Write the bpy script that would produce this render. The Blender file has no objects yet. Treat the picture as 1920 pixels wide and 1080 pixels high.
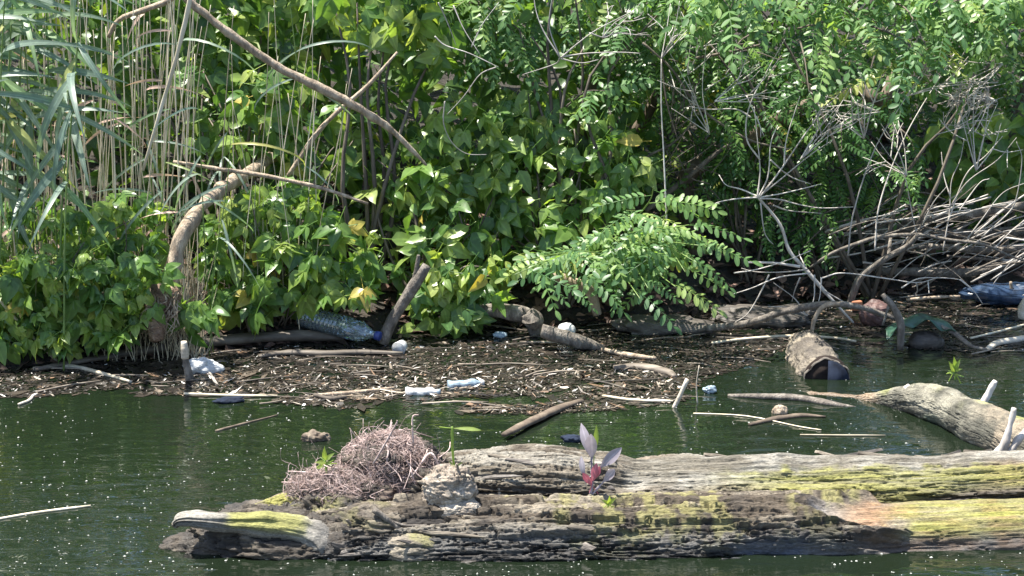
import bpy, math, random
import numpy as np
from mathutils import Vector, Matrix

random.seed(7)
rng = np.random.default_rng(11)
sc = bpy.context.scene
C = sc.collection
R = math.radians

# ------------------------------------------------------------------ camera, sky, sun, exposure
F = 3500.0                     # focal length in photograph pixels (1920 wide)
CAM_H = 2.17                   # eye height over the water
PITCH = math.atan(857 / F)
cam = bpy.data.cameras.new('camera')
cam.sensor_width = 36.0
cam.lens = 36.0 * F / 1920
cam.clip_start = 0.1
cam.clip_end = 500
cam_o = bpy.data.objects.new('camera', cam)
cam_o.location = (0, 0, CAM_H)
cam_o.rotation_euler = (math.pi / 2 - PITCH, 0, 0)
C.objects.link(cam_o)
sc.camera = cam_o

SUN_DIR = Vector((-0.34, 0.06, 1.0)).normalized()     # from the scene towards the sun
w = bpy.data.worlds.new('World')
sc.world = w
w.use_nodes = True
nt = w.node_tree
nt.nodes.clear()
sky = nt.nodes.new('ShaderNodeTexSky')
sky.sky_type = 'NISHITA'
sky.sun_disc = False
sky.sun_elevation = math.asin(SUN_DIR.z)
sky.sun_rotation = math.atan2(SUN_DIR.x, SUN_DIR.y)
bg = nt.nodes.new('ShaderNodeBackground')
bg.inputs['Strength'].default_value = 0.10
wo = nt.nodes.new('ShaderNodeOutputWorld')
nt.links.new(sky.outputs[0], bg.inputs[0])
nt.links.new(bg.outputs[0], wo.inputs[0])

sun = bpy.data.lights.new('sun', 'SUN')
sun.energy = 5.0
sun.angle = R(0.53)
sun.color = (1.0, 0.95, 0.86)
sun_o = bpy.data.objects.new('sun', sun)
sun_o.rotation_euler = (-SUN_DIR).to_track_quat('-Z', 'Y').to_euler()
sun_o.location = (-4, 4, 12)
C.objects.link(sun_o)

sc.view_settings.view_transform = 'Standard'
sc.view_settings.look = 'None'
sc.view_settings.gamma = 1.0
sc.view_settings.exposure = 1.5
sc.cycles.max_bounces = 6
sc.cycles.diffuse_bounces = 3
sc.cycles.transparent_max_bounces = 12
sc.cycles.use_denoising = True

# ------------------------------------------------------------------ pixel -> place helpers
cp, sp = math.cos(PITCH), math.sin(PITCH)


def ray(x, y):
    a, b = (x - 960) / F, (y - 540) / F
    return Vector((a, cp - b * sp, -sp - b * cp))


def P(x, y, Y):
    d = ray(x, y)
    return Vector((0, 0, CAM_H)) + d * (Y / d.y)


def G(x, y, z=0.0):
    d = ray(x, y)
    return Vector((0, 0, CAM_H)) + d * ((z - CAM_H) / d.z)


def proj(p):
    p = np.asarray(p, float)
    q = p - np.array([0, 0, CAM_H])
    f = q[..., 1] * cp - q[..., 2] * sp
    u = q[..., 1] * sp + q[..., 2] * cp
    return 960 + F * q[..., 0] / f, 540 - F * u / f


def m_per_px(Y):
    return Y * 1.03 / F


def V(*a):
    return Vector(a)


# ------------------------------------------------------------------ noise
def _h(i, j, k):
    n = (i.astype(np.int64) * 374761393 + j.astype(np.int64) * 668265263 + k.astype(np.int64) * 2147483647 % 1013904223)
    n = (n ^ (n >> 13)) * 1274126177
    n = n ^ (n >> 16)
    return (n & 0xffffff) / float(0xffffff)


def vnoise(p):
    p = np.asarray(p, float)
    i = np.floor(p)
    f = p - i
    f = f * f * (3 - 2 * f)
    i = i.astype(np.int64)
    r = 0
    for a in (0, 1):
        for b in (0, 1):
            for c in (0, 1):
                ww = (f[..., 0] if a else 1 - f[..., 0]) * (f[..., 1] if b else 1 - f[..., 1]) * (f[..., 2] if c else 1 - f[..., 2])
                r = r + ww * _h(i[..., 0] + a, i[..., 1] + b, i[..., 2] + c)
    return r * 2 - 1


def fbm(p, o=4, g=0.5):
    p = np.asarray(p, float)
    r, a, t = 0, 1.0, 0
    for k in range(o):
        r = r + a * vnoise(p * 2 ** k + 17.3 * k)
        t += a
        a *= g
    return r / t


def worley(p):
    i = np.floor(p).astype(np.int64)
    f1 = np.full(p.shape[:-1], 9.0)
    f2 = f1.copy()
    cid = f1 * 0
    for a in (-1, 0, 1):
        for b in (-1, 0, 1):
            for c in (-1, 0, 1):
                q = i + np.array([a, b, c])
                o = np.stack([_h(q[..., 0], q[..., 1], q[..., 2] + 100), _h(q[..., 0] + 50, q[..., 1], q[..., 2]), _h(q[..., 0], q[..., 1] + 70, q[..., 2])], -1)
                d = np.linalg.norm(q + o - p, axis=-1)
                near = d < f1
                f2 = np.where(near, f1, np.minimum(f2, d))
                cid = np.where(near, _h(q[..., 0] + 9, q[..., 1] + 5, q[..., 2] + 3), cid)
                f1 = np.where(near, d, f1)
    return f1, f2, cid


def sstep(a, b, x):
    t = np.clip((x - a) / (b - a), 0, 1)
    return t * t * (3 - 2 * t)


# ------------------------------------------------------------------ mesh helpers
def np_mesh(name, verts, faces, mat, attrs=None, smooth=True):
    """verts (N,3); faces list of (M,k) int arrays"""
    me = bpy.data.meshes.new(name)
    verts = np.asarray(verts, np.float32)
    if not isinstance(faces, list):
        faces = [faces]
    faces = [np.asarray(f, np.int32) for f in faces if len(f)]
    me.vertices.add(len(verts))
    me.vertices.foreach_set('co', verts.ravel())
    nl = sum(f.size for f in faces)
    npoly = sum(len(f) for f in faces)
    me.loops.add(nl)
    me.loops.foreach_set('vertex_index', np.concatenate([f.ravel() for f in faces]))
    me.polygons.add(npoly)
    tot = np.concatenate([np.full(len(f), f.shape[1], np.int32) for f in faces])
    st = np.concatenate([[0], np.cumsum(tot)[:-1]]).astype(np.int32)
    me.polygons.foreach_set('loop_start', st)
    me.polygons.foreach_set('loop_total', tot)
    me.polygons.foreach_set('use_smooth', np.full(npoly, smooth))
    me.update(calc_edges=True)
    me.validate()
    for k, v in (attrs or {}).items():
        v = np.asarray(v, np.float32)
        if v.ndim == 1:
            a = me.attributes.new(k, 'FLOAT', 'POINT')
            a.data.foreach_set('value', v)
        else:
            a = me.attributes.new(k, 'FLOAT_COLOR', 'POINT')
            a.data.foreach_set('color', v.ravel())
    if mat is not None:
        me.materials.append(mat)
    return me


class MB:
    """collects vertices and quads / triangles"""

    def __init__(self):
        self.v, self.q, self.t, self.n = [], [], [], 0
        self.at = {}

    def add(self, v, q=None, t=None, **at):
        v = np.asarray(v, float)
        self.v.append(v)
        if q is not None and len(q):
            self.q.append(np.asarray(q, int) + self.n)
        if t is not None and len(t):
            self.t.append(np.asarray(t, int) + self.n)
        for k, a in at.items():
            a = np.asarray(a, float)
            if a.ndim == 0:
                a = np.full(len(v), float(a))
            self.at.setdefault(k, []).append(a)
        self.n += len(v)
        return self

    def mesh(self, name, mat, smooth=True, offset=None):
        v = np.concatenate(self.v)
        if offset is not None:
            v = v - np.asarray(offset)
        fs = []
        if self.q:
            fs.append(np.concatenate(self.q))
        if self.t:
            fs.append(np.concatenate(self.t))
        at = {k: np.concatenate(a) for k, a in self.at.items()}
        return np_mesh(name, v, fs, mat, at, smooth)


def link(name, me, parent=None, loc=(0, 0, 0), mtx=None):
    o = bpy.data.objects.new(name, me)
    C.objects.link(o)
    if parent is not None:
        o.parent = parent
    if mtx is not None:
        o.matrix_basis = mtx
    else:
        o.location = loc
    return o


def tag(o, label=None, cat=None, group=None, kind=None):
    if label:
        o['label'] = label
    if cat:
        o['category'] = cat
    if group:
        o['group'] = group
    if kind:
        o['kind'] = kind
    return o


def thing(name, label, cat, loc, group=None):
    o = link(name, None, loc=loc)
    o.empty_display_size = 0.05
    return tag(o, label, cat, group)


def spline(pts, n):
    """Catmull-Rom through pts (k,d) -> (n,d)"""
    p = np.asarray([tuple(a) for a in pts], float)
    if len(p) == 2:
        t = np.linspace(0, 1, n)[:, None]
        return p[0] * (1 - t) + p[1] * t
    q = np.vstack([2 * p[0] - p[1], p, 2 * p[-1] - p[-2]])
    u = np.linspace(0, len(p) - 1, n)
    i = np.minimum(u.astype(int), len(p) - 2)
    t = (u - i)[:, None]
    a, b, c, d = q[i], q[i + 1], q[i + 2], q[i + 3]
    return 0.5 * (2 * b + (c - a) * t + (2 * a - 5 * b + 4 * c - d) * t ** 2 + (3 * b - a - 3 * c + d) * t ** 3)


def frames(c, up=(0, 0, 1)):
    t = np.gradient(c, axis=0)
    t /= np.linalg.norm(t, axis=1)[:, None] + 1e-9
    up = np.array(up, float)
    if abs(np.mean(t @ up)) > 0.85:
        up = np.array([0.3, -1, 0.1])
        up /= np.linalg.norm(up)
    s = np.cross(t, up)
    s /= np.linalg.norm(s, axis=1)[:, None] + 1e-9
    u = np.cross(s, t)
    return t, s, u


def tube(mb, pts, rad, seg=6, n=None, rough=0.12, cap=True, flat=1.0, seed=0.0, up=(0, 0, 1), **at):
    """lumpy tapering tube through pts"""
    k = len(pts)
    n = n or max(4, 4 * (k - 1) + 1)
    c = spline(pts, n)
    r = np.interp(np.linspace(0, 1, n), np.linspace(0, 1, len(rad)), rad) if hasattr(rad, '__len__') else np.full(n, rad)
    t, s, u = frames(c, up)
    th = np.linspace(0, 2 * math.pi, seg, endpoint=False)
    ring = (np.cos(th)[None, :, None] * u[:, None, :] * flat + np.sin(th)[None, :, None] * s[:, None, :])
    v = c[:, None, :] + ring * r[:, None, None]
    if rough:
        nz = vnoise(v / (np.mean(r) * 2.2) + seed)[..., None] * rough
        v = v + ring * nz * r[:, None, None]
    v = v.reshape(-1, 3)
    i = np.arange(n - 1)[:, None] * seg
    j = np.arange(seg)[None, :]
    j2 = (j + 1) % seg
    q = np.stack([i + j, i + j2, i + seg + j2, i + seg + j], -1).reshape(-1, 4)
    tr = []
    if cap:
        v = np.vstack([v, c[:1], c[-1:]])
        a, b = n * seg, n * seg + 1
        jj = np.arange(seg)
        tr = np.vstack([np.stack([np.full(seg, a), (jj + 1) % seg, jj], -1), np.stack([np.full(seg, b), (n - 1) * seg + jj, (n - 1) * seg + (jj + 1) % seg], -1)])
    mb.add(v, q, tr, **at)
    return c


# ------------------------------------------------------------------ materials
def new_mat(name):
    m = bpy.data.materials.new(name)
    m.use_nodes = True
    n = m.node_tree
    b = n.nodes['Principled BSDF']
    return m, n, b


def node(n, t, **kw):
    x = n.nodes.new(t)
    for k, v in kw.items():
        if k.startswith('i_'):
            x.inputs[k[2:].replace('_', ' ')].default_value = v
        else:
            setattr(x, k, v)
    return x


def ramp(n, stops, interp='LINEAR'):
    r = n.nodes.new('ShaderNodeValToRGB')
    e = r.color_ramp.elements
    r.color_ramp.interpolation = interp
    while len(e) < len(stops):
        e.new(0.5)
    for a, (p, c) in zip(e, stops):
        a.position = p
        a.color = (*c, 1)
    return r


def rand_value(n):
    oi = node(n, 'ShaderNodeObjectInfo')
    at = node(n, 'ShaderNodeAttribute', attribute_name='var')
    ad = node(n, 'ShaderNodeMath', operation='ADD')
    fr = node(n, 'ShaderNodeMath', operation='FRACT')
    n.links.new(oi.outputs['Random'], ad.inputs[0])
    n.links.new(at.outputs['Fac'], ad.inputs[1])
    n.links.new(ad.outputs[0], fr.inputs[0])
    return fr.outputs[0]


def leaf_mat(name, stops, trans=0.46, tint=(1.6, 1.6, 0.6), rough=0.30, rib=0.35):
    m, n, b = new_mat(name)
    r = ramp(n, [(p_, (c_[0] * 1.18, c_[1] * .97, c_[2] * 1.12)) for p_, c_ in stops])
    n.links.new(rand_value(n), r.inputs[0])
    geo = node(n, 'ShaderNodeNewGeometry')
    no = node(n, 'ShaderNodeTexNoise')
    no.inputs['Scale'].default_value = 40
    n.links.new(geo.outputs['Position'], no.inputs['Vector'])
    mr = node(n, 'ShaderNodeMapRange')
    mr.inputs['To Min'].default_value = 0.7
    mr.inputs['To Max'].default_value = 1.3
    n.links.new(no.outputs[0], mr.inputs[0])
    at = node(n, 'ShaderNodeAttribute', attribute_name='mid')
    m2 = node(n, 'ShaderNodeMapRange')
    m2.inputs['From Max'].default_value = 0.25
    m2.inputs['To Min'].default_value = 1 + rib
    m2.inputs['To Max'].default_value = 1.0
    n.links.new(at.outputs['Fac'], m2.inputs[0])
    mu = node(n, 'ShaderNodeMath', operation='MULTIPLY')
    n.links.new(mr.outputs[0], mu.inputs[0])
    n.links.new(m2.outputs[0], mu.inputs[1])
    vm = node(n, 'ShaderNodeVectorMath', operation='SCALE')
    n.links.new(r.outputs[0], vm.inputs[0])
    n.links.new(mu.outputs[0], vm.inputs['Scale'])
    n.links.new(vm.outputs[0], b.inputs['Base Color'])
    b.inputs['Roughness'].default_value = rough
    b.inputs['IOR'].default_value = 1.5
    tm = node(n, 'ShaderNodeVectorMath', operation='MULTIPLY')
    tm.inputs[1].default_value = tint
    n.links.new(vm.outputs[0], tm.inputs[0])
    tr = node(n, 'ShaderNodeBsdfTranslucent')
    n.links.new(tm.outputs[0], tr.inputs['Color'])
    mx = node(n, 'ShaderNodeMixShader')
    mx.inputs[0].default_value = trans
    n.links.new(b.outputs[0], mx.inputs[1])
    n.links.new(tr.outputs[0], mx.inputs[2])
    n.links.new(mx.outputs[0], n.nodes['Material Output'].inputs[0])
    return m


def bark_mat(name, c1, c2, c3=None, scale=18, stretch=(1, 1, 0.25), rough=0.85, bump=0.5, dist=0.004, var=0.0):
    m, n, b = new_mat(name)
    tc = node(n, 'ShaderNodeNewGeometry')
    mp = node(n, 'ShaderNodeMapping')
    mp.inputs['Scale'].default_value = stretch
    n.links.new(tc.outputs['Position'], mp.inputs[0])
    no = node(n, 'ShaderNodeTexNoise')
    no.inputs['Scale'].default_value = scale
    no.inputs['Detail'].default_value = 6
    no.inputs['Roughness'].default_value = 0.65
    n.links.new(mp.outputs[0], no.inputs['Vector'])
    r = ramp(n, [(0.3, c1), (0.52, c2), (0.72, c3 or c2)])
    n.links.new(no.outputs[0], r.inputs[0])
    out = r.outputs[0]
    if var:
        mr = node(n, 'ShaderNodeMapRange')
        mr.inputs['To Min'].default_value = 1 - var
        mr.inputs['To Max'].default_value = 1 + var
        n.links.new(rand_value(n), mr.inputs[0])
        vm = node(n, 'ShaderNodeVectorMath', operation='SCALE')
        n.links.new(out, vm.inputs[0])
        n.links.new(mr.outputs[0], vm.inputs['Scale'])
        out = vm.outputs[0]
    n.links.new(out, b.inputs['Base Color'])
    b.inputs['Roughness'].default_value = rough
    bp = node(n, 'ShaderNodeBump')
    bp.inputs['Strength'].default_value = bump
    bp.inputs['Distance'].default_value = dist
    n2 = node(n, 'ShaderNodeTexNoise')
    n2.inputs['Scale'].default_value = scale * 4
    n2.inputs['Detail'].default_value = 5
    n.links.new(mp.outputs[0], n2.inputs['Vector'])
    n.links.new(n2.outputs[0], bp.inputs['Height'])
    n.links.new(bp.outputs[0], b.inputs['Normal'])
    return m


def painted_mat(name, bump=0.6, dist=0.004, scale=60, stretch=(0.25, 1, 1)):
    """albedo from the point colour 'Col' (alpha = roughness) with fine grain"""
    m, n, b = new_mat(name)
    at = node(n, 'ShaderNodeAttribute', attribute_name='Col')
    geo = node(n, 'ShaderNodeNewGeometry')
    mp = node(n, 'ShaderNodeMapping')
    mp.inputs['Scale'].default_value = stretch
    n.links.new(geo.outputs['Position'], mp.inputs[0])
    no = node(n, 'ShaderNodeTexNoise')
    no.inputs['Scale'].default_value = scale
    no.inputs['Detail'].default_value = 8
    no.inputs['Roughness'].default_value = 0.7
    n.links.new(mp.outputs[0], no.inputs['Vector'])
    mr = node(n, 'ShaderNodeMapRange')
    mr.inputs['From Min'].default_value = 0.25
    mr.inputs['From Max'].default_value = 0.75
    mr.inputs['To Min'].default_value = 0.55
    mr.inputs['To Max'].default_value = 1.4
    n.links.new(no.outputs[0], mr.inputs[0])
    vm = node(n, 'ShaderNodeVectorMath', operation='SCALE')
    n.links.new(at.outputs['Color'], vm.inputs[0])
    n.links.new(mr.outputs[0], vm.inputs['Scale'])
    n.links.new(vm.outputs[0], b.inputs['Base Color'])
    n.links.new(at.outputs['Alpha'], b.inputs['Roughness'])
    n2 = node(n, 'ShaderNodeTexNoise')
    n2.inputs['Scale'].default_value = scale * 4
    n2.inputs['Detail'].default_value = 6
    n2.inputs['Roughness'].default_value = .75
    n.links.new(mp.outputs[0], n2.inputs['Vector'])
    mr2 = node(n, 'ShaderNodeMapRange')
    mr2.inputs['From Min'].default_value = 0.3
    mr2.inputs['From Max'].default_value = 0.7
    mr2.inputs['To Min'].default_value = 0.5
    mr2.inputs['To Max'].default_value = 1.45
    n.links.new(n2.outputs[0], mr2.inputs[0])
    vm2 = node(n, 'ShaderNodeVectorMath', operation='SCALE')
    n.links.new(vm.outputs[0], vm2.inputs[0])
    n.links.new(mr2.outputs[0], vm2.inputs['Scale'])
    n.links.new(vm2.outputs[0], b.inputs['Base Color'])
    bp = node(n, 'ShaderNodeBump')
    bp.inputs['Strength'].default_value = bump
    bp.inputs['Distance'].default_value = dist
    n.links.new(no.outputs[0], bp.inputs['Height'])
    n.links.new(bp.outputs[0], b.inputs['Normal'])
    return m


def plain_mat(name, col, rough=0.6, noise=0.25, scale=30, spec=0.5, trans=0.0):
    m, n, b = new_mat(name)
    geo = node(n, 'ShaderNodeNewGeometry')
    no = node(n, 'ShaderNodeTexNoise')
    no.inputs['Scale'].default_value = scale
    no.inputs['Detail'].default_value = 5
    n.links.new(geo.outputs['Position'], no.inputs['Vector'])
    lo = tuple(c * (1 - noise) for c in col)
    hi = tuple(min(1, c * (1 + noise)) for c in col)
    r = ramp(n, [(0.3, lo), (0.7, hi)])
    n.links.new(no.outputs[0], r.inputs[0])
    n.links.new(r.outputs[0], b.inputs['Base Color'])
    b.inputs['Roughness'].default_value = rough
    b.inputs['Specular IOR Level'].default_value = spec
    if trans:
        tr = node(n, 'ShaderNodeBsdfTranslucent')
        n.links.new(r.outputs[0], tr.inputs['Color'])
        mx = node(n, 'ShaderNodeMixShader')
        mx.inputs[0].default_value = trans
        n.links.new(b.outputs[0], mx.inputs[1])
        n.links.new(tr.outputs[0], mx.inputs[2])
        n.links.new(mx.outputs[0], n.nodes['Material Output'].inputs[0])
    return m


M = {}
M['creeper'] = leaf_mat('creeper_leaf', [(0, (.06, .15, .04)), (.35, (.11, .24, .05)), (.75, (.18, .32, .065)), (.985, (.24, .37, .08)), (1, (.40, .36, .08))])
M['elder'] = leaf_mat('elder_leaf', [(0, (.055, .14, .04)), (.4, (.11, .24, .05)), (.75, (.19, .33, .075)), (.985, (.26, .38, .10)), (1, (.46, .40, .08))])
M['robinia'] = leaf_mat('robinia_leaf', [(0, (.06, .16, .055)), (.5, (.11, .245, .075)), (.9, (.19, .35, .10)), (1, (.3, .40, .11))], trans=.45, rough=.42)
M['indigo'] = leaf_mat('indigo_leaf', [(0, (.04, .12, .035)), (.6, (.08, .20, .05)), (.985, (.14, .28, .06)), (1, (.3, .3, .05))], rough=.33)
M['reed'] = leaf_mat('reed_leaf', [(0, (.12, .21, .15)), (.6, (.19, .29, .20)), (.88, (.16, .30, .11)), (1, (.32, .36, .10))], trans=.38, tint=(1.3, 1.5, .6), rough=.4, rib=.5)
M['straw'] = leaf_mat('straw_leaf', [(0, (.33, .27, .17)), (1, (.52, .45, .32))], trans=.3, tint=(1, 1, .8), rough=.55)
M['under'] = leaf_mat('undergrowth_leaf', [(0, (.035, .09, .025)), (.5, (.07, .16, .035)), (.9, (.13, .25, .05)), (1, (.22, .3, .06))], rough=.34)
M['litter'] = leaf_mat('dead_leaf', [(0, (.03, .022, .014)), (.7, (.08, .055, .035)), (1, (.24, .18, .12))], trans=.15, tint=(1, 1, .8), rough=.7)
M['bark'] = bark_mat('brown_bark', (.05, .038, .028), (.12, .09, .065), (.22, .18, .13))
M['greybark'] = bark_mat('grey_bark', (.05, .043, .036), (.14, .12, .10), (.30, .27, .23), scale=34, stretch=(1, 1, .45), bump=.9, dist=.008)
M['twig'] = bark_mat('bleached_twig', (.28, .25, .22), (.46, .42, .38), (.62, .58, .53), scale=25, var=.3)
M['darktwig'] = bark_mat('dark_twig', (.05, .04, .032), (.11, .09, .07), (.18, .15, .12), scale=25, var=.3)
M['tan'] = bark_mat('tan_branch', (.13, .095, .065), (.32, .25, .18), (.52, .44, .33), scale=34, stretch=(1, 1, .4), bump=.9, dist=.006)
M['stalk'] = bark_mat('reed_stalk', (.36, .30, .20), (.54, .47, .34), (.66, .60, .48), scale=12, stretch=(1, 1, .2), rough=.5, var=.35)
M['greenstem'] = plain_mat('green_stem', (.13, .2, .05), .5)
M['soil'] = bark_mat('bank_soil', (.012, .010, .007), (.025, .020, .014), (.05, .038, .026), scale=9, stretch=(1, 1, 1), bump=1, dist=.03)
M['painted'] = painted_mat('log_surface', 1.0, .010, 70, (.35, 1, 1))
M['stick'] = bark_mat('floating_stick', (.05, .04, .03), (.16, .13, .10), (.34, .30, .235), scale=16, stretch=(.3, 1, 1), rough=.65, var=.65)
M['rootlet'] = bark_mat('rootlet', (.15, .10, .085), (.36, .27, .245), (.58, .49, .46), scale=40, stretch=(1, 1, 1), var=.6)

# water: murky green, slightly rippled
m, n, b = new_mat('water')
geo = node(n, 'ShaderNodeNewGeometry')
b.inputs['Base Color'].default_value = (.0075, .0125, .0065, 1)
b.inputs['Roughness'].default_value = 0.025
b.inputs['IOR'].default_value = 1.7
mp = node(n, 'ShaderNodeMapping')
mp.inputs['Scale'].default_value = (1.0, 3.2, 1)
n.links.new(geo.outputs['Position'], mp.inputs[0])
n1 = node(n, 'ShaderNodeTexNoise')
n1.inputs['Scale'].default_value = 4.2
n1.inputs['Detail'].default_value = 3
n1.inputs['Distortion'].default_value = .6
n.links.new(mp.outputs[0], n1.inputs['Vector'])
bp = node(n, 'ShaderNodeBump')
bp.inputs['Strength'].default_value = 0.9
bp.inputs['Distance'].default_value = 0.0065
n.links.new(n1.outputs[0], bp.inputs['Height'])
n.links.new(bp.outputs[0], b.inputs['Normal'])
M['water'] = m

# clear plastic
m, n, b = new_mat('clear_plastic')
gl = node(n, 'ShaderNodeBsdfGlossy')
gl.inputs['Roughness'].default_value = .08
gl.inputs['Color'].default_value = (.9, .95, 1, 1)
tp = node(n, 'ShaderNodeBsdfTransparent')
tp.inputs['Color'].default_value = (.80, .88, .93, 1)
df = node(n, 'ShaderNodeBsdfDiffuse')
df.inputs['Color'].default_value = (.38, .46, .50, 1)
fr = node(n, 'ShaderNodeFresnel')
fr.inputs['IOR'].default_value = 1.9
m1 = node(n, 'ShaderNodeMixShader')
m1.inputs[0].default_value = .25
n.links.new(tp.outputs[0], m1.inputs[1])
n.links.new(df.outputs[0], m1.inputs[2])
m2 = node(n, 'ShaderNodeMixShader')
n.links.new(fr.outputs[0], m2.inputs[0])
n.links.new(m1.outputs[0], m2.inputs[1])
n.links.new(gl.outputs[0], m2.inputs[2])
n.links.new(m2.outputs[0], n.nodes['Material Output'].inputs[0])
M['clear'] = m
M['bluecap'] = plain_mat('blue_cap', (.02, .04, .18), .4, .2)
M['white'] = plain_mat('white_foam', (.46, .47, .47), .6, .3, 60)
M['paleblue'] = plain_mat('pale_blue_plastic', (.24, .31, .36), .35, .3, 60)
M['orange'] = plain_mat('orange_block', (.30, .12, .06), .8, .4)
M['maroon'] = plain_mat('maroon_bag', (.085, .045, .04), .6, .4)
M['purple'] = plain_mat('purple_plastic', (.11, .09, .2), .4, .3)
M['greenplastic'] = plain_mat('green_plastic', (.022, .065, .042), .4, .5)
M['bluebag'] = plain_mat('blue_bag', (.025, .045, .085), .25, .5)
M['darkend'] = plain_mat('dark_end', (.02, .015, .013), .9, .5, spec=.15)
M['bluegrey'] = plain_mat('blue_grey', (.016, .022, .038), .9, .5, spec=.15)
M['palewood'] = bark_mat('pale_wood', (.30, .25, .18), (.5, .44, .35), (.66, .62, .54), scale=25, stretch=(.3, 1, 1))
M['knotwood'] = bark_mat('knot_wood', (.11, .085, .06), (.30, .25, .19), (.48, .42, .34), scale=60, stretch=(1, 1, 1), bump=1, dist=.008)
M['sprout'] = leaf_mat('sprout_leaf', [(0, (.14, .26, .06)), (1, (.24, .36, .09))], trans=.45)
M['redleaf'] = leaf_mat('red_leaf', [(0, (.36, .12, .14)), (1, (.46, .22, .24))], trans=.4, tint=(1.2, .9, .9))
M['mauveleaf'] = leaf_mat('mauve_leaf', [(0, (.22, .23, .235)), (1, (.33, .36, .34))], trans=.35, tint=(1, 1, 1))

# per-piece coloured litter
m, n, b = new_mat('litter_piece')
at = node(n, 'ShaderNodeAttribute', attribute_name='Col')
n.links.new(at.outputs['Color'], b.inputs['Base Color'])
b.inputs['Roughness'].default_value = .38
M['piece'] = m

# ------------------------------------------------------------------ setting: water and bank
BANK_PX = [(-700, 735), (0, 688), (340, 655), (600, 640), (720, 625), (900, 608), (1250, 596), (1400, 562), (1700, 545), (1920, 538), (2600, 520)]
_bx = [G(x, y).x for x, y in BANK_PX]
_by = [G(x, y).y for x, y in BANK_PX]


def bank_y(x):
    return np.interp(x, _bx, _by)


def bank_z(x, y):
    x = np.asarray(x, float)
    y = np.asarray(y, float)
    d = y - bank_y(x)
    z = np.where(d < 0, d * .45, np.where(d < 4, .03 + d * .26, 1.07 + (d - 4) * .33))
    z = np.where(d > 10, 3.05 + (d - 10) * .02, z)
    p = np.stack([x * 1.7, y * 1.7, 0 * x], -1)
    return z + fbm(p, 4) * np.clip(.05 + d * .05, .0, .22)


wm = MB()
wm.add([(-150, -150, 0), (150, -150, 0), (150, 14, 0), (-150, 14, 0)], [(0, 1, 2, 3)])
tag(link('water', wm.mesh('water', M['water'])), kind='structure')

gx = np.concatenate([[-150, -60, -25, -12], np.linspace(-7, 7, 120), [12, 25, 60, 150]])
gy = np.concatenate([np.linspace(6.2, 14, 90), np.linspace(14.5, 24, 20), [32, 60, 150, 300]])
X, Y = np.meshgrid(gx, gy)
Z = bank_z(X, Y)
nx, ny = len(gx), len(gy)
i = (np.arange(ny - 1)[:, None] * nx + np.arange(nx - 1)[None, :])
tag(link('river_bank', np_mesh('river_bank', np.stack([X, Y, Z], -1).reshape(-1, 3), np.stack([i, i + 1, i + nx + 1, i + nx], -1).reshape(-1, 4), M['soil'])), kind='structure')


# ------------------------------------------------------------------ leaf shapes
def blade(L, Wd, shape='ovate', seg=5, fold=.25, curl=.25, wob=0.0):
    """leaf along +X, normal +Z -> verts, quads, mid"""
    t = np.linspace(0, 1, seg + 1)
    if shape == 'ovate':
        wd = np.sin(math.pi * t ** .62) ** .85 * (1 - .25 * t)
    elif shape == 'lance':
        wd = np.clip(np.sin(math.pi * t ** 1.35), 0, 1) ** .9 * .95 + .05
    elif shape == 'oblong':
        wd = np.sqrt(np.clip(np.sin(math.pi * np.clip(t, .0, 1)), 0, 1)) * .98
    else:
        wd = np.clip(np.sin(math.pi * t ** .55), 0, 1)
    wd[0] = .08
    wd[-1] = .02
    if shape == 'oblong':
        wd[0], wd[-1] = .25, .38
    x = L * t
    z = -curl * L * t ** 2
    hw = Wd * .5 * wd
    wv = wob * Wd * np.sin(t * 9.0)
    v = np.concatenate([np.stack([x, hw, z + fold * hw + wv], -1), np.stack([x, 0 * x, z], -1), np.stack([x, -hw, z + fold * hw - wv], -1)])
    k = seg + 1
    q = []
    for a in range(seg):
        q.append((a, k + a, k + a + 1, a + 1))
        q.append((k + a, 2 * k + a, 2 * k + a + 1, k + a + 1))
    mid = np.concatenate([np.ones(k), np.zeros(k), np.ones(k)])
    return v, np.array(q), mid


def place(v, rotz, pos, pitch=0.0, roll=0.0):
    m_ = (Matrix.Translation(pos) @ Matrix.Rotation(rotz, 4, 'Z') @ Matrix.Rotation(pitch, 4, 'Y') @ Matrix.Rotation(roll, 4, 'X'))
    a = np.array(m_)
    return v @ a[:3, :3].T + a[:3, 3]


def stemlet(mb, pts, r):
    c = np.asarray([tuple(p) for p in pts], float)
    k = len(c)
    o = np.array([(0, r, 0), (0, -r * .5, r * .8), (0, -r * .5, -r * .8)])
    v = (c[:, None, :] + o[None]).reshape(-1, 3)
    q = []
    for a in range(k - 1):
        for j in range(3):
            q.append((a * 3 + j, a * 3 + (j + 1) % 3, a * 3 + 3 + (j + 1) % 3, a * 3 + 3 + j))
    mb.add(v, q, mid=np.zeros(len(v)))


def palmate(nl, L, mat, seed):
    r = random.Random(seed)
    mb = MB()
    stemlet(mb, [(-.07, 0, .02), (-.03, 0, .01), (0, 0, 0)], .0016)
    angs = {5: (-98, -48, 0, 48, 98), 3: (-68, 0, 68)}[nl]
    for a in angs:
        s = (1.0 - abs(a) / 280) * r.uniform(.85, 1.1)
        v, q, mid = blade(L * s, L * s * r.uniform(.58, .74), 'ovate', 5, r.uniform(.12, .4), r.uniform(.1, .4), .05)
        mb.add(place(v, R(a + r.uniform(-8, 8)), (.004, 0, 0), R(r.uniform(8, 28)), R(r.uniform(-15, 15))), q, mid=mid)
    return mb.mesh('leaf', mat)


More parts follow.
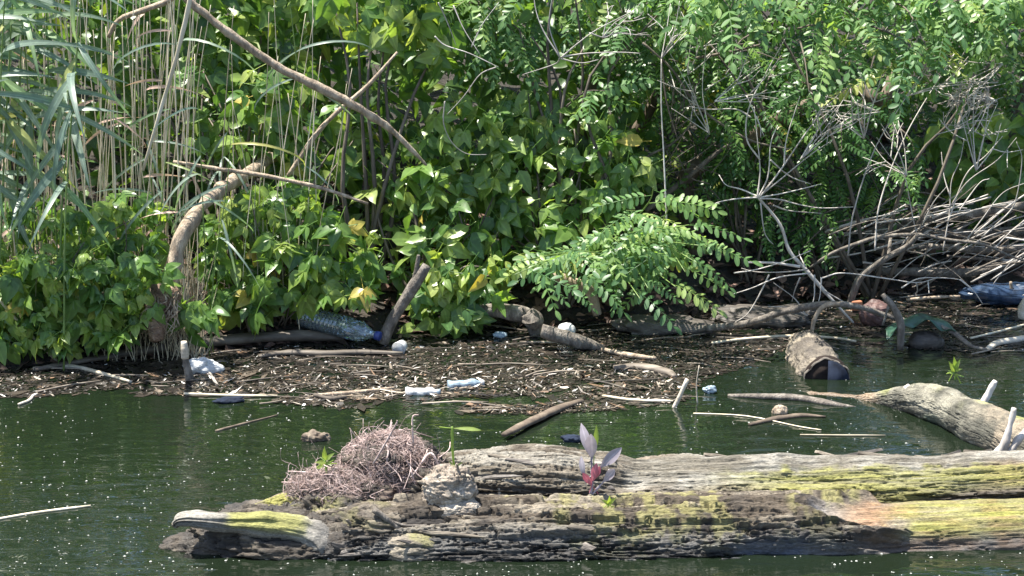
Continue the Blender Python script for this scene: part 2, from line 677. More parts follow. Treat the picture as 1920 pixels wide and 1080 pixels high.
def single(L, Wd, mat, seed, shape='ovate', seg=6, curl=None, fold=None):
    r = random.Random(seed)
    mb = MB()
    stemlet(mb, [(-.035, 0, .008), (0, 0, 0)], .0015)
    v, q, mid = blade(L, Wd, shape, seg, fold if fold is not None else r.uniform(.1, .4), curl if curl is not None else r.uniform(.05, .4), .04)
    mb.add(v, q, mid=mid)
    return mb.mesh('leaf', mat)


def pinnate(npair, L, ll, lw, mat, seed, droop=.35):
    r = random.Random(seed)
    mb = MB()
    t = np.linspace(0, 1, 6)
    bend = r.uniform(-.1, .1)

    def pt(u):
        return (L * u, bend * L * u * u, -droop * L * u * u)
    stemlet(mb, [pt(u) for u in t], .0014)
    for k in range(npair):
        u = .16 + .8 * k / (npair - .5)
        for s in (-1, 1):
            sc_ = r.uniform(.82, 1.1) * (1 - .3 * abs(u - .5))
            v, q, mid = blade(ll * sc_, lw * sc_, 'oblong', 4, r.uniform(0, .3), r.uniform(0, .25))
            mb.add(place(v, s * R(r.uniform(58, 80)), pt(u + r.uniform(-.01, .01)), R(r.uniform(-5, 28)) + droop * u, R(r.uniform(-18, 18))), q, mid=mid)
    v, q, mid = blade(ll, lw, 'oblong', 4, .15, .15)
    mb.add(place(v, 0, pt(1), .4), q, mid=mid)
    return mb.mesh('leaf', mat)


def ribbon(L, Wd, mat, seed, droop=.6, twist=.6):
    """long grass / reed leaf along +X that arches over"""
    r = random.Random(seed)
    k = 11
    t = np.linspace(0, 1, k)
    a = np.cumsum(np.concatenate([[0], np.full(k - 1, droop * 2.0 / (k - 1))])) - r.uniform(0, .25)
    dx = np.cos(a) * L / (k - 1)
    dz = -np.sin(a) * L / (k - 1)
    x = np.concatenate([[0], np.cumsum(dx)[:-1]])
    z = np.concatenate([[0], np.cumsum(dz)[:-1]])
    wd = Wd * .5 * np.clip((np.minimum(t * 5, 1)) * .6 + .4, 0, 1) * (1 - t ** 2.2)
    tw = twist * t * r.choice((-1, 1))
    c = np.stack([x, 0 * x, z], -1)
    side = np.stack([0 * x, np.cos(tw), np.sin(tw)], -1)
    v = np.concatenate([c + side * wd[:, None], c - np.stack([0 * x, 0 * x, wd * .25], -1), c - side * wd[:, None]])
    q = []
    for b_ in range(k - 1):
        q.append((b_, k + b_, k + b_ + 1, b_ + 1))
        q.append((k + b_, 2 * k + b_, 2 * k + b_ + 1, k + b_ + 1))
    me = np_mesh('leaf', v, np.array(q), mat, {'mid': np.concatenate([np.ones(k), np.zeros(k), np.ones(k)])})
    return me


LEAF = {
    'creeper': [palmate(5 if s % 3 else 3, .080 + .014 * (s % 4), M['creeper'], s) for s in range(8)],
    'elder': [palmate(3, .098 + .014 * (s % 3), M['elder'], 40 + s) for s in range(7)] + [single(.11, .062, M['elder'], 60 + s) for s in range(3)],
    'droop': [palmate(3, .11 + .015 * (s % 3), M['elder'], 80 + s) for s in range(4)],
    'robinia': [pinnate(6 + s % 3, .20 + .02 * (s % 4), .047, .023, M['robinia'], 100 + s) for s in range(8)],
    'robinia_big': [pinnate(6 + s % 3, .22 + .02 * (s % 4), .047, .025, M['robinia'], 110 + s, .3) for s in range(6)],
    'indigo': [pinnate(7 + s % 3, .20 + .02 * (s % 4), .034, .017, M['indigo'], 120 + s) for s in range(6)],
    'broad': [single(.10 + .015 * s, .065 + .008 * s, M['elder'], 140 + s) for s in range(4)],
    'reed': [ribbon(.32 + .05 * (s % 4), .026 + .005 * (s % 3), M['reed'], 160 + s, .35 + .18 * (s % 4)) for s in range(8)],
    'grass': [ribbon(.34 + .08 * (s % 3), .012, M['reed'], 180 + s, .9 + .3 * (s % 3)) for s in range(6)],
    'straw': [ribbon(.22 + .06 * (s % 3), .014, M['straw'], 200 + s, .7 + .3 * (s % 3), 2.0) for s in range(6)],
}


def basis(dirv, nrm):
    x = Vector(dirv).normalized()
    z = Vector(nrm)
    z = z - x * z.dot(x)
    if z.length < 1e-4:
        z = x.orthogonal()
    z.normalize()
    y = z.cross(x)
    return Matrix(((x.x, y.x, z.x), (x.y, y.y, z.y), (x.z, y.z, z.z)))


def put_leaf(parent, kind, pos, dirv, nrm, s=1.0, name='leaf', under=None):
    me = random.choice(LEAF[kind])
    mt = Matrix.Translation(Vector(pos) - parent.location) @ (basis(dirv, nrm) * s).to_4x4()
    return link(name, me, under or parent, mtx=mt)


def u(a, b):
    return random.uniform(a, b)


def in_poly(x, y, poly):
    c = False
    j = len(poly) - 1
    for i_ in range(len(poly)):
        xi, yi = poly[i_]
        xj, yj = poly[j]
        if (yi > y) != (yj > y) and x < (xj - xi) * (y - yi) / (yj - yi) + xi:
            c = not c
        j = i_
    return c


def rand_in(poly):
    xs = [p[0] for p in poly]
    ys = [p[1] for p in poly]
    while True:
        x, y = u(min(xs), max(xs)), u(min(ys), max(ys))
        if in_poly(x, y, poly):
            return x, y


def stems_to(parent, base, tips, r0, r1, mat, name='stem', sag=.06):
    for tp_ in tips:
        b0 = Vector(base) + V(u(-.04, .04), u(-.04, .04), 0)
        mid1 = b0.lerp(tp_, .35) + V(u(-sag, sag), u(-sag, sag), u(0, sag * 1.5))
        mid2 = b0.lerp(tp_, .7) + V(u(-sag, sag), u(-sag, sag), u(0, sag * 1.5))
        mb = MB()
        tube(mb, [b0, mid1, mid2, tp_], [r0, (r0 + r1) / 2, r1], 5, 10)
        link(name, mb.mesh(name, mat, offset=parent.location), parent)


def leafy_mass(parent, kind, poly, Yf, n, thick=.35, s=(.85, 1.2), face=(0, -.8, .75), down=.9, power=1.6):
    """n single leaves filling the depth behind an outline: hanging, overlapping like shingles"""
    for k in range(n):
        x, y = rand_in(poly)
        Yv = (Yf(x, y) if callable(Yf) else Yf) + thick * u(0, 1) ** power
        p = P(x, y, Yv)
        gz = float(bank_z(p.x, p.y))
        if p.z < max(gz, 0) + .02:
            p.z = max(gz, 0) + u(.03, .12)
        nr = Vector(face) + V(u(-.9, .9), u(-.6, .7), u(-.6, .6))
        dr = V(u(-1.2, 1.2), u(-.8, .2), -down * u(-.15, 1.2))
        put_leaf(parent, kind, p, dr, nr, u(*s))


def shoot(parent, kind, pts, nl, s=(.85, 1.15), r=.006, mat=None, side=.9, droop=.35, name='twig'):
    """a leafy twig: compound leaves alternate along it"""
    mb = MB()
    c = tube(mb, pts, [r, r * .4], 5, 12)
    tw = link(name, mb.mesh(name, mat or M['darktwig'], offset=parent.location), parent)
    for k in range(nl):
        f = .25 + .75 * (k + .5) / nl
        a = f * (len(c) - 1)
        i0 = min(int(a), len(c) - 2)
        p = c[i0] + (c[i0 + 1] - c[i0]) * (a - i0)
        t = Vector(c[i0 + 1] - c[i0]).normalized()
        sd = t.cross(V(0, 0, 1))
        if sd.length < .1:
            sd = V(1, 0, 0)
        sd.normalize()
        sd = sd * (side if k % 2 else -side)
        d = t * u(.2, .7) + sd * u(.7, 1.4) + V(u(-.5, .5), u(-.35, .15), -droop * u(-.2, 1.6))
        put_leaf(parent, kind, p, d, V(u(-.45, .45), u(-1.3, -.2), .8), u(*s), under=tw)


# ------------------------------------------------------------------ the two floating logs in front
BR_DARK = np.array([.022, .018, .015])
BR_MID = np.array([.10, .078, .055])
BR_PALE = np.array([.22, .19, .145])
BLEACH = np.array([.25, .235, .20])
MOSS = np.array([.22, .215, .05])
LICHEN = np.array([.24, .22, .085])
ORANGE = np.array([.25, .155, .09])
BLUEGREY = np.array([.16, .175, .21])


def mixc(a, b, t):
    return a * (1 - t[..., None]) + b * t[..., None]


def log_surface(name, axis, rad, nu, nv, surf, parent, seed=0.0, squash=1.0):
    c = spline(axis, nu)
    r = np.interp(np.linspace(0, 1, nu), np.linspace(0, 1, len(rad)), rad)
    t, s_, u_ = frames(c)
    nf = int(nv * .8)
    th = np.concatenate([np.linspace(R(-50), R(112), nf, endpoint=False), np.linspace(R(112), R(310), nv - nf, endpoint=False)])
    th = np.where(th > math.pi, th - 2 * math.pi, th)
    ring = np.cos(th)[None, :, None] * u_[:, None] * squash + np.sin(th)[None, :, None] * s_[:, None]
    base = c[:, None] + ring * r[:, None, None]
    L = np.concatenate([[0], np.cumsum(np.linalg.norm(np.diff(c, axis=0), axis=1))])
    px, py = proj(base)
    TH = np.broadcast_to(th[None], px.shape)
    S = np.broadcast_to(L[:, None], px.shape)
    h, col, rg = surf(px, py, S, np.degrees(TH), base)
    v = base + ring * h[..., None]
    i_ = np.arange(nu - 1)[:, None] * nv
    j = np.arange(nv)[None]
    j2 = (j + 1) % nv
    q = np.stack([i_ + j, i_ + j2, i_ + nv + j2, i_ + nv + j], -1).reshape(-1, 4)
    v = v.reshape(-1, 3)
    cc = np.concatenate([np.clip(col, 0.004, 1), rg[..., None]], -1).reshape(-1, 4)
    # end caps: two shrinking rings so the ends are rough broken wood
    vs, cs, qs, base_n = [v], [cc], [q], len(v)
    for e, row in ((0, 0), (1, nu - 1)):
        prev = row * nv + np.arange(nv)
        ctr = c[row]
        dr = -t[row] if e == 0 else t[row]
        for f in (.75, .45, .02):
            ringv = ctr + (v[row * nv:(row + 1) * nv] - ctr) * f
            ringv = ringv + dr * (fbm(ringv * 26 + seed, 3)[:, None] * .02 + .006)
            vs.append(ringv)
            cs.append(np.tile([.27, .22, .16, .8], (nv, 1)))
            cur = base_n + np.arange(nv)
            a_ = np.stack([prev, np.roll(prev, -1), np.roll(cur, -1), cur], -1)
            qs.append(a_ if e == 1 else a_[:, ::-1])
            prev = cur
            base_n += nv
    o = np.array(parent.location)
    me = np_mesh(name, np.concatenate(vs) - o, np.concatenate(qs), M['painted'], {'Col': np.concatenate(cs)})
    ob = link(name, me, parent)
    return ob, c, r, t, s_, u_, v[:nu * nv].reshape(nu, nv, 3), th


def fissure(q, seed):
    """fissured, layered relief from noise isolines; returns height 0..1, two tone fields"""
    wv = np.stack([fbm(q * .9 + seed, 3), fbm(q * .9 + seed + 40, 3), fbm(q * .9 + seed + 80, 3)], -1)
    a = fbm(q + wv * .8 + seed, 3)
    b = fbm(q * .7 + wv * .6 + seed + 11, 3)
    c = fbm(q * 2.6 + wv + seed + 23, 3)
    h = .6 * sstep(0, .06, np.abs(a)) + .4 * sstep(-.015, .015, b) + .35 * sstep(0, .07, np.abs(c)) + .2 * sstep(0, .08, np.abs(fbm(q * 5.5 + wv * 1.5 + seed + 51, 2))) + .12 * (1 - np.abs(fbm(q * 5 + wv * 2 + seed, 3)) * 2.2) + .10 * fbm(q * 13 + seed, 3)
    return h, np.clip(.5 + 1.1 * b + .4 * c, 0, 1), np.clip(.5 + 1.3 * a + .5 * c, 0, 1)


def bark_relief(S, TH, base, amp, fs=7.0, ft=.055, seed=0.0):
    """fissures running along the log, with flaking layers"""
    q = np.stack([S * fs + TH * .004, TH * ft, fbm(base * 2, 2) * .5], -1)
    h, t1, t2 = fissure(q, seed)
    fine = fbm(np.stack([S * 22, TH * .35, 0 * S], -1), 4)
    return amp * (h - .9) * 1.2, t1, t2, fine


def surf_lower(px, py, S, TH, base):
    bark = sstep(1430, 1330, px + 170 * fbm(base * np.array([4, 14, 14]), 4)) + sstep(72, 40, TH + 16 * fbm(base * 6 + 3, 3)) * sstep(1650, 1560, px + 180 * fbm(base * np.array([4, 16, 16]) + 8, 4))
    bark = np.clip(bark, 0, 1)
    h, cid, cid2, fine = bark_relief(S, TH, base, .038, 2.6, .10, 3.3)
    nz = fbm(base * 13, 4)
    nz2 = fbm(base * 30 + 5, 3)
    wood_h = fbm(np.stack([S * 5, TH * .16, 0 * S], -1), 4) * .010 + fbm(base * 3, 2) * .012 - .008 * (1 - sstep(0, .035, np.abs(fbm(np.stack([S * 1.8, TH * .15 + S, 0 * S + 14], -1), 3)))) - .004 * (1 - sstep(0, .06, np.abs(fbm(np.stack([S * 5, TH * .4, 0 * S + 19], -1), 3))))
    hh = h * bark + wood_h * (1 - bark) + bark * .012 + fbm(base * 2.6 + 9, 3) * .03 * sstep(1500, 1100, px)
    col = mixc(BR_DARK, BR_MID, np.clip(.1 + .8 * cid + .6 * nz, 0, 1))
    col = mixc(col, BR_PALE * 1.15, sstep(.45, .8, cid2 + nz * .5) * .85)
    li = sstep(.08, .5, nz2 + .25) * sstep(80, 40, TH) * sstep(.1, .35, fbm(base * 4 + 31, 3) + .15)
    col = mixc(col, LICHEN, li * .75)
    # bare wood towards the right
    t2 = TH + 14 * fbm(base * np.array([3, 9, 9]), 3)
    wood = np.broadcast_to(BLUEGREY * .95, col.shape)
    wood = mixc(wood, np.array([.27, .25, .22]), sstep(-.2, .4, nz))
    pale = np.array([.21, .175, .135])
    wood = mixc(wood, pale, sstep(85, 66, t2) * sstep(1480, 1600, px))
    wood = mixc(wood, ORANGE, sstep(78, 64, t2) * sstep(-.25, .35, nz + .1) * sstep(1540, 1640, px))
    ms = sstep(60, 44, t2) * sstep(1640, 1720, px + 50 * nz)
    wood = mixc(wood, MOSS * .95, ms * np.clip(.7 + .6 * fbm(np.stack([S * 5 + 3, TH * .3, 0 * S], -1), 4), 0, 1))
    wood = wood * (1 + .5 * fbm(np.stack([S * 4 + 9, TH * .5, 0 * S], -1), 4))[..., None]
    col = mixc(wood, col, bark)
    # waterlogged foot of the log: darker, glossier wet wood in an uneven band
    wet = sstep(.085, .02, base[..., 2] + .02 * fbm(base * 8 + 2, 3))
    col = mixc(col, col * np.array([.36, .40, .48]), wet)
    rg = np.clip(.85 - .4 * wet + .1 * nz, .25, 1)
    return hh, col, rg


LOWER_AXIS = [P(430, 1030, 5.50), P(520, 1022, 5.51), P(600, 1012, 5.52), P(700, 1008, 5.53), P(900, 1012, 5.54), P(1150, 1014, 5.54), P(1400, 1012, 5.55), P(1700, 1006, 5.57), P(2050, 996, 5.62)]
for p_ in LOWER_AXIS:
    p_.z = -.066
lower = thing('floating_log', 'lower front log, dark wet bark at left, bare yellow-green wood at right', 'log', (0, 5.55, 0))
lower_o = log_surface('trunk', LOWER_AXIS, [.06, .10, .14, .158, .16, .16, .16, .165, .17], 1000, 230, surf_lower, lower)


def surf_upper(px, py, S, TH, base):
    nz = fbm(base * 12 + 40, 4)
    nz2 = fbm(base * 30 + 50, 3)
    top = sstep(58, 40, np.abs(TH - 6) + 22 * fbm(base * np.array([4, 9, 9]) + 11, 3))
    bare = top * sstep(1110, 1200, px + 70 * fbm(base * 6 + 5, 2)) 
    bark = 1 - np.clip(bare, 0, 1)
    h, cid, cid2, fine = bark_relief(S, TH, base, .022, 3.2, .10, 8.1)
    wood_h = fbm(np.stack([S * 5 + 3, TH * .14, 0 * S], -1), 4) * .012 - .012 * (1 - sstep(0, .05, np.abs(fbm(np.stack([S * 2.2, TH * .16 + S * .8, 0 * S + 4], -1), 3)))) - .006 * (1 - sstep(0, .06, np.abs(fbm(np.stack([S * 5, TH * .4, 0 * S + 9], -1), 3))))
    hh = h * bark + bark * .01 + wood_h * (1 - bark) + fbm(base * 2.4 + 4, 3) * .035
    col = mixc(BR_MID * .7, BR_PALE, np.clip(.4 + 1.1 * (cid - .5) + .8 * nz, 0, 1))
    col = mixc(col, BLEACH, sstep(.5, .85, cid2 + nz * .5) * .7)
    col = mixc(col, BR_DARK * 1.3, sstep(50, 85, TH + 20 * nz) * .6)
    wood = mixc(np.array([.135, .12, .092]), BLEACH, sstep(-.3, .4, nz + fine * .4))
    wood = mixc(wood, ORANGE * 1.05, sstep(.1, .5, fbm(base * np.array([3, 8, 8]) + 21, 3)) * .5)
    wood = wood * (1 + .55 * fbm(np.stack([S * 4, TH * .5, 0 * S], -1), 4))[..., None]
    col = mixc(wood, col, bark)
    m_ = sstep(1290, 1480, px + 60 * nz) * sstep(20, 36, TH + 14 * nz2) * sstep(74, 60, TH + 16 * fbm(base * np.array([2.5, 6, 6]) + 2, 3))
    m_ = m_ * sstep(-.25, .15, fbm(base * np.array([4, 10, 10]) + 77, 3) + .12)
    m_ = m_ * np.clip(.72 + .7 * fbm(np.stack([S * 5, TH * .35, 0 * S], -1), 4), 0, 1)
    col = mixc(col, MOSS, m_ * .85)
    hh = hh + m_ * .004 * (1 + nz2)
    rg = np.clip(.85 + .1 * nz, .4, 1)
    return hh, col, rg


UPPER_AXIS = [P(812, 905, 5.80), P(900, 915, 5.82), P(1050, 918, 5.84), P(1250, 918, 5.86), P(1500, 915, 5.87), P(1750, 910, 5.89), P(2080, 900, 5.95)]
for p_, z_ in zip(UPPER_AXIS, [.075, .05, .03, .02, .015, .015, .02]):
    p_.z = z_
upper = thing('floating_log', 'upper floating log lying behind the lower one, grey bark, bleached top and mossy streaks', 'log', (0, 5.86, 0))
upper_o = log_surface('trunk', UPPER_AXIS, [.085, .112, .125, .138, .142, .145, .15], 900, 210, surf_upper, upper)


# loose bark plates on both logs (each a piece of its own)
def bark_plate_mesh(seed, Ln, Wd, th=.0035):
    r = np.random.default_rng(seed)
    k = 9
    a = np.linspace(0, 2 * math.pi, k, endpoint=False)
    rr = r.uniform(.55, 1.2, k)
    x = np.cos(a) * np.abs(np.cos(a)) ** .3 * Ln / 2 * rr
    y = np.sin(a) * Wd / 2 * rr
    x = np.sign(x) * np.abs(x)
    z = r.uniform(-.3, .3, k) * th - (y / Wd) ** 2 * Wd * .5
    top = np.stack([x, y, z + th], -1)
    inner = np.stack([x * .55, y * .55, z * .3 + th * r.uniform(1.0, 1.7, k)], -1)
    bot = np.stack([x * 1.02, y * 1.02, z - th], -1)
    v = np.concatenate([top, inner, bot, [[0, 0, th * 1.4]]])
    q, t = [], []
    for j in range(k):
        j2 = (j + 1) % k
        q.append((j, j2, k + j2, k + j))
        q.append((2 * k + j, 2 * k + j2, j2, j))
        t.append((k + j, k + j2, 3 * k))
    mb = MB()
    mb.add(v, q, t)
    return mb


M['plate_grey'] = bark_mat('bark_plate_grey', (.05, .043, .035), (.14, .118, .09), (.28, .245, .19), scale=35, stretch=(.35, 1, 1), bump=.8, var=.45)
M['plate_dark'] = bark_mat('bark_plate_dark', (.03, .026, .023), (.09, .077, .065), (.2, .175, .15), scale=35, stretch=(.35, 1, 1), bump=.8, rough=.6, var=.5)
M['plate_moss'] = bark_mat('bark_plate_moss', (.09, .08, .04), (.19, .18, .05), (.28, .27, .07), scale=35, stretch=(.35, 1, 1), bump=.8, var=.3)
plates = {k: [bark_plate_mesh(s, L_, W_).mesh('bark_plate', M['plate_' + k], smooth=False) for s, (L_, W_) in enumerate([(.10, .03), (.15, .026), (.20, .03), (.08, .034), (.13, .04), (.26, .022)])] for k in ('grey', 'dark', 'moss')}


def scatter_plates(parent, info, n, pxr, thr, pick, s=(.6, 1.3)):
    ob, c, r_, t_, s_, u_, v, tha = info
    nu, nv = v.shape[:2]
    px, _ = proj(c)
    k = 0
    while k < n:
        i_ = random.randrange(4, nu - 4)
        if not (pxr[0] < px[i_] < pxr[1]):
            continue
        th = u(*thr)
        j = int(np.argmin(np.abs(tha - math.radians(th))))
        p = v[i_, j]
        kind = pick(px[i_], th)
        if kind is None:
            continue
        a = v[i_ + 3, j] - v[i_ - 3, j]
        nn = math.cos(math.radians(th)) * u_[i_] + math.sin(math.radians(th)) * s_[i_]
        d = Vector(a).normalized() + V(0, u(-.12, .12), u(-.22, .22))
        nrm = Vector(nn) + V(u(-.1, .1), u(-.12, .12), u(-.1, .14))
        mt = Matrix.Translation(Vector(p) + Vector(nn) * -.002 - parent.location) @ (basis(d, nrm) * u(*s)).to_4x4()
        link('bark_plate', random.choice(plates[kind]), parent, mtx=mt)
        k += 1


scatter_plates(lower, lower_o, 14, (640, 1330), (25, 80), lambda x, t: 'grey' if t < 48 else 'dark', (.5, .9))
scatter_plates(upper, upper_o, 10, (880, 1180), (20, 70), lambda x, t: random.choice(('grey', 'dark')), (.5, .9))
scatter_plates(upper, upper_o, 26, (1250, 1960), (-40, -18), lambda x, t: random.choice(('grey', 'grey', 'dark')), (.6, 1.3))


# broken left end of the lower log: pale mossy prong, grey wedge and dark bark heap
def blob(center, rad, nu, nv, disp, color, mat=None, name='lump', parent=None, squash=None):
    ph = np.linspace(0.02, math.pi - .02, nu)
    th = np.linspace(0, 2 * math.pi, nv, endpoint=False)
    PH, TH = np.meshgrid(ph, th, indexing='ij')
    d = np.stack([np.sin(PH) * np.cos(TH), np.sin(PH) * np.sin(TH), np.cos(PH)], -1)
    base = np.array(tuple(center)) + d * np.array(rad)
    h = disp(base, d)
    v = np.array(tuple(center)) + d * np.array(rad) * (1 + h[..., None])
    i_ = np.arange(nu - 1)[:, None] * nv
    j = np.arange(nv)[None]
    j2 = (j + 1) % nv
    q = np.stack([i_ + j, i_ + nv + j, i_ + nv + j2, i_ + j2], -1).reshape(-1, 4)
    vv = np.vstack([v.reshape(-1, 3), v[0].mean(0), v[-1].mean(0)])
    jj = np.arange(nv)
    t1 = np.stack([np.full(nv, nu * nv), jj, (jj + 1) % nv], -1)
    t2 = np.stack([np.full(nv, nu * nv + 1), (nu - 1) * nv + (jj + 1) % nv, (nu - 1) * nv + jj], -1)
    at = {}
    if color is not None:
        col, rg = color(v, d)
        cc = np.concatenate([np.clip(col, .004, 1), rg[..., None]], -1).reshape(-1, 4)
        at['Col'] = np.vstack([cc, cc[:1], cc[-1:]])
    o = np.array(parent.location) if parent is not None else np.zeros(3)
    me = np_mesh(name, vv - o, [q, np.vstack([t1, t2])], mat or M['painted'], at)
    return link(name, me, parent)


def bark_disp(amp, fx=14, fz=34, seed=0):
    def f(b, d):
        h, _, _ = fissure(b * np.array([fx * .4, fz * .9, fz * .9]), seed)
        return amp * (h - .5) + amp * .5 * fbm(b * 9 + seed, 3)
    return f


def dark_bark_col(dark, mid, pale, lich=.0, seed=0):
    def f(v, d):
        nz = fbm(v * 16 + seed, 4)
        cid = np.clip(.5 + fbm(v * np.array([16, 30, 30]) + seed, 3), 0, 1)
        col = mixc(np.array(dark), np.array(mid), np.clip(.3 + .5 * cid + nz, 0, 1))
        col = mixc(col, np.array(pale), np.clip(cid * 1.4 - .9 + nz * .9, 0, 1))
        if lich:
            col = mixc(col, MOSS, sstep(.2, .6, d[..., 2] + nz * .6) * lich * sstep(-.2, .3, fbm(v * 20 + 5, 3)))
        return col, np.clip(.6 + .3 * nz, .25, 1)
    return f


blob(P(520, 1012, 5.50) + V(0, .02, -.05), (.26, .13, .13), 110, 200, bark_disp(.28, seed=2), dark_bark_col(BR_DARK * .7, BR_MID * .8, BR_PALE * .8, 0, 2), name='bark_heap', parent=lower)
blob(P(385, 1046, 5.46) + V(0, .02, -.02), (.14, .08, .065), 70, 120, bark_disp(.35, 20, 50, 4), dark_bark_col(BR_DARK * .8, BR_MID * .7, BR_PALE * .6, .0, 4), name='bark_heap', parent=lower)
blob(P(650, 975, 5.60) + V(0, .02, -.05), (.17, .14, .15), 90, 150, bark_disp(.3, seed=6), dark_bark_col(BR_DARK, BR_MID, BR_PALE, .5, 6), name='bark_heap', parent=lower)

PR = [P(328, 985, 5.40), P(345, 975, 5.40), P(420, 980, 5.41), P(500, 985, 5.42), P(560, 993, 5.43), P(605, 1012, 5.43), P(630, 1050, 5.42)]


def surf_prong(px, py, S, TH, base):
    nz = fbm(base * np.array([5, 22, 22]), 4)
    nz2 = fbm(base * 12 + 3, 3)
    h = fbm(np.stack([S * 5, TH * .1, 0 * S], -1), 4) * .010 + fbm(base * 12, 3) * .016
    col = mixc(np.array([.15, .14, .12]), np.array([.30, .28, .24]), sstep(-.35, .35, nz))
    m_ = sstep(395, 450, px + 30 * nz2) * sstep(600, 560, px) * sstep(-.25, .2, nz2 + .1) * sstep(115, 70, np.abs(TH))
    col = mixc(col, MOSS * 1.1, m_ * .8)
    gr = sstep(575, 615, px)
    col = mixc(col, np.array([.16, .15, .135]), gr * .8)
    return h, col, np.full(px.shape, .8)


log_surface('broken_prong', PR, [.012, .024, .034, .044, .052, .062, .05], 160, 60, surf_prong, lower, squash=.85)
# mossy slab above the prong
PS = [P(480, 955, 5.58), P(540, 945, 5.60), P(600, 945, 5.61), P(660, 962, 5.60)]


def surf_slab(px, py, S, TH, base):
    h, cid, cid2, fine = bark_relief(S, TH, base, .016, 9, .06, 12)
    nz = fbm(base * 20, 3)
    col = mixc(BR_MID, BR_PALE, np.clip(cid + nz, 0, 1))
    col = mixc(col, MOSS * 1.15, sstep(95, 40, np.abs(TH)) * sstep(-.35, .2, nz + .1) * .85)
    return h, col, np.full(px.shape, .85)


log_surface('mossy_slab', PS, [.012, .04, .058, .04], 90, 60, surf_slab, lower, squash=.7)
# knotty lichened lumps at the waterline
blob(P(770, 1030, 5.42), (.09, .06, .05), 60, 90, bark_disp(.3, 10, 26, 9), dark_bark_col(BR_MID * .8, BR_PALE, BR_PALE * 1.2, .5, 9), name='bark_lump', parent=lower)
blob(P(640, 1032, 5.43), (.07, .05, .06), 60, 90, bark_disp(.4, 30, 40, 19), dark_bark_col(BR_DARK * .6, BR_MID * .7, BR_PALE * .7, 0, 19), name='bark_lump', parent=lower)
blob(P(700, 985, 5.48), (.10, .06, .05), 60, 90, bark_disp(.4, 18, 40, 29), dark_bark_col(BR_DARK * .8, BR_MID, BR_PALE, .25, 29), name='bark_lump', parent=lower)
for pts_, rr in (([(700, 955), (740, 985), (770, 1010)], .010), ([(640, 1010), (690, 995), (720, 990)], .009), ([(800, 985), (760, 985), (730, 975)], .005)):
    mb = MB()
    tube(mb, [P(x, y, 5.42) for x, y in pts_], [rr, rr * .7], 7, 12, .25)
    link('splinter', mb.mesh('splinter', M['greybark'], offset=lower.location), lower)

# upper log: pale scar with a hollow, broken end facing left, small white stub
kn = P(840, 914, 5.53)
blob(kn + V(0, .07, -.03), (.07, .06, .065), 60, 90, bark_disp(.22, 14, 26, 61), dark_bark_col(BR_MID, BR_PALE, np.array([.36, .31, .24]), .3, 61), name='burl', parent=upper)
pale_knot = dark_bark_col((.16, .125, .095), (.36, .30, .235), (.52, .46, .38), 0, 71)
kob = blob(kn + V(.004, -.012, -.004), (.060, .046, .060), 90, 130, lambda b, d: bark_disp(.34, 30, 30, 71)(b, d) + .25 * np.abs(fbm(d * 2.2 + 3, 3)) - .42 * np.exp(-((d[..., 0] - .5) ** 2 + (d[..., 2] - .35) ** 2) / .06) * (d[..., 1] < 0), pale_knot, name='knot', parent=upper)
o = blob(kn + V(.034, -.04, -.058), (.050, .030, .026), 70, 100, bark_disp(.4, 40, 40, 73), pale_knot, name='knot_lip', parent=upper)
o.parent = kob
for k, (x_, z_, l_) in enumerate(((-.05, .02, .035), (-.02, .045, .03), (.02, .05, .04), (.045, .035, .03), (.05, -.02, .035), (-.045, -.03, .03))):
    mb = MB()
    q0 = kn + V(x_, -.02, z_)
    tube(mb, [q0, q0 + V(x_ * .5, -.012, z_ * .4) * (l_ / .035), q0 + V(x_ * .8 + u(-.01, .01), -.02, z_ * .6 + u(-.01, .01)) * (l_ / .035)], [.010, .007, .002], 6, 8, .5)
    link('splinter', mb.mesh('splinter', M['knotwood'], offset=upper.location), kob)
mb = MB()
tube(mb, [P(935, 912, 5.70), P(936, 925, 5.69), P(934, 942, 5.685)], [.006, .006, .003], 7, 8)
link('broken_stub', mb.mesh('broken_stub', M['palewood'], offset=upper.location), upper)

# ------------------------------------------------------------------ root ball on the left end
rb_loc = P(700, 950, 5.66)
roots = thing('root_mass', 'tangled mound of dried pinkish-brown roots heaped on the left end of the logs', 'roots', rb_loc)
rb_c = P(735, 890, 5.70)
blob(rb_c + V(-.01, .02, -.02), (.135, .105, .112), 90, 150, bark_disp(.32, 22, 30, 14), dark_bark_col(BR_DARK, BR_MID * .9, np.array([.16, .11, .09]), 0, 14), name='core', parent=roots)
blob(P(640, 925, 5.62), (.13, .08, .055), 70, 120, bark_disp(.4, 26, 40, 24), dark_bark_col(BR_DARK, BR_MID, np.array([.16, .11, .09]), 0, 24), name='core', parent=roots)
blob(P(790, 925, 5.66), (.08, .06, .075), 70, 100, bark_disp(.45, 30, 30, 34), dark_bark_col(BR_DARK * .8, BR_MID, BR_PALE, 0, 34), name='core', parent=roots)


def mound_point(a=None):
    """a point on the outer skin of the root ball with its normal"""
    while True:
        k = random.random()
        c_, r_ = ((rb_c + V(-.01, .02, -.02), V(.16, .125, .14)) if k < .62 else ((P(640, 925, 5.62), V(.14, .09, .062)) if k < .88 else (P(600, 918, 5.62), V(.10, .06, .04))))
        d = V(random.gauss(0, 1), random.gauss(-.2, 1), random.gauss(.5, 1)).normalized()
        if d.z > -.25:
            return c_ + V(d.x * r_.x, d.y * r_.y, d.z * r_.z), d


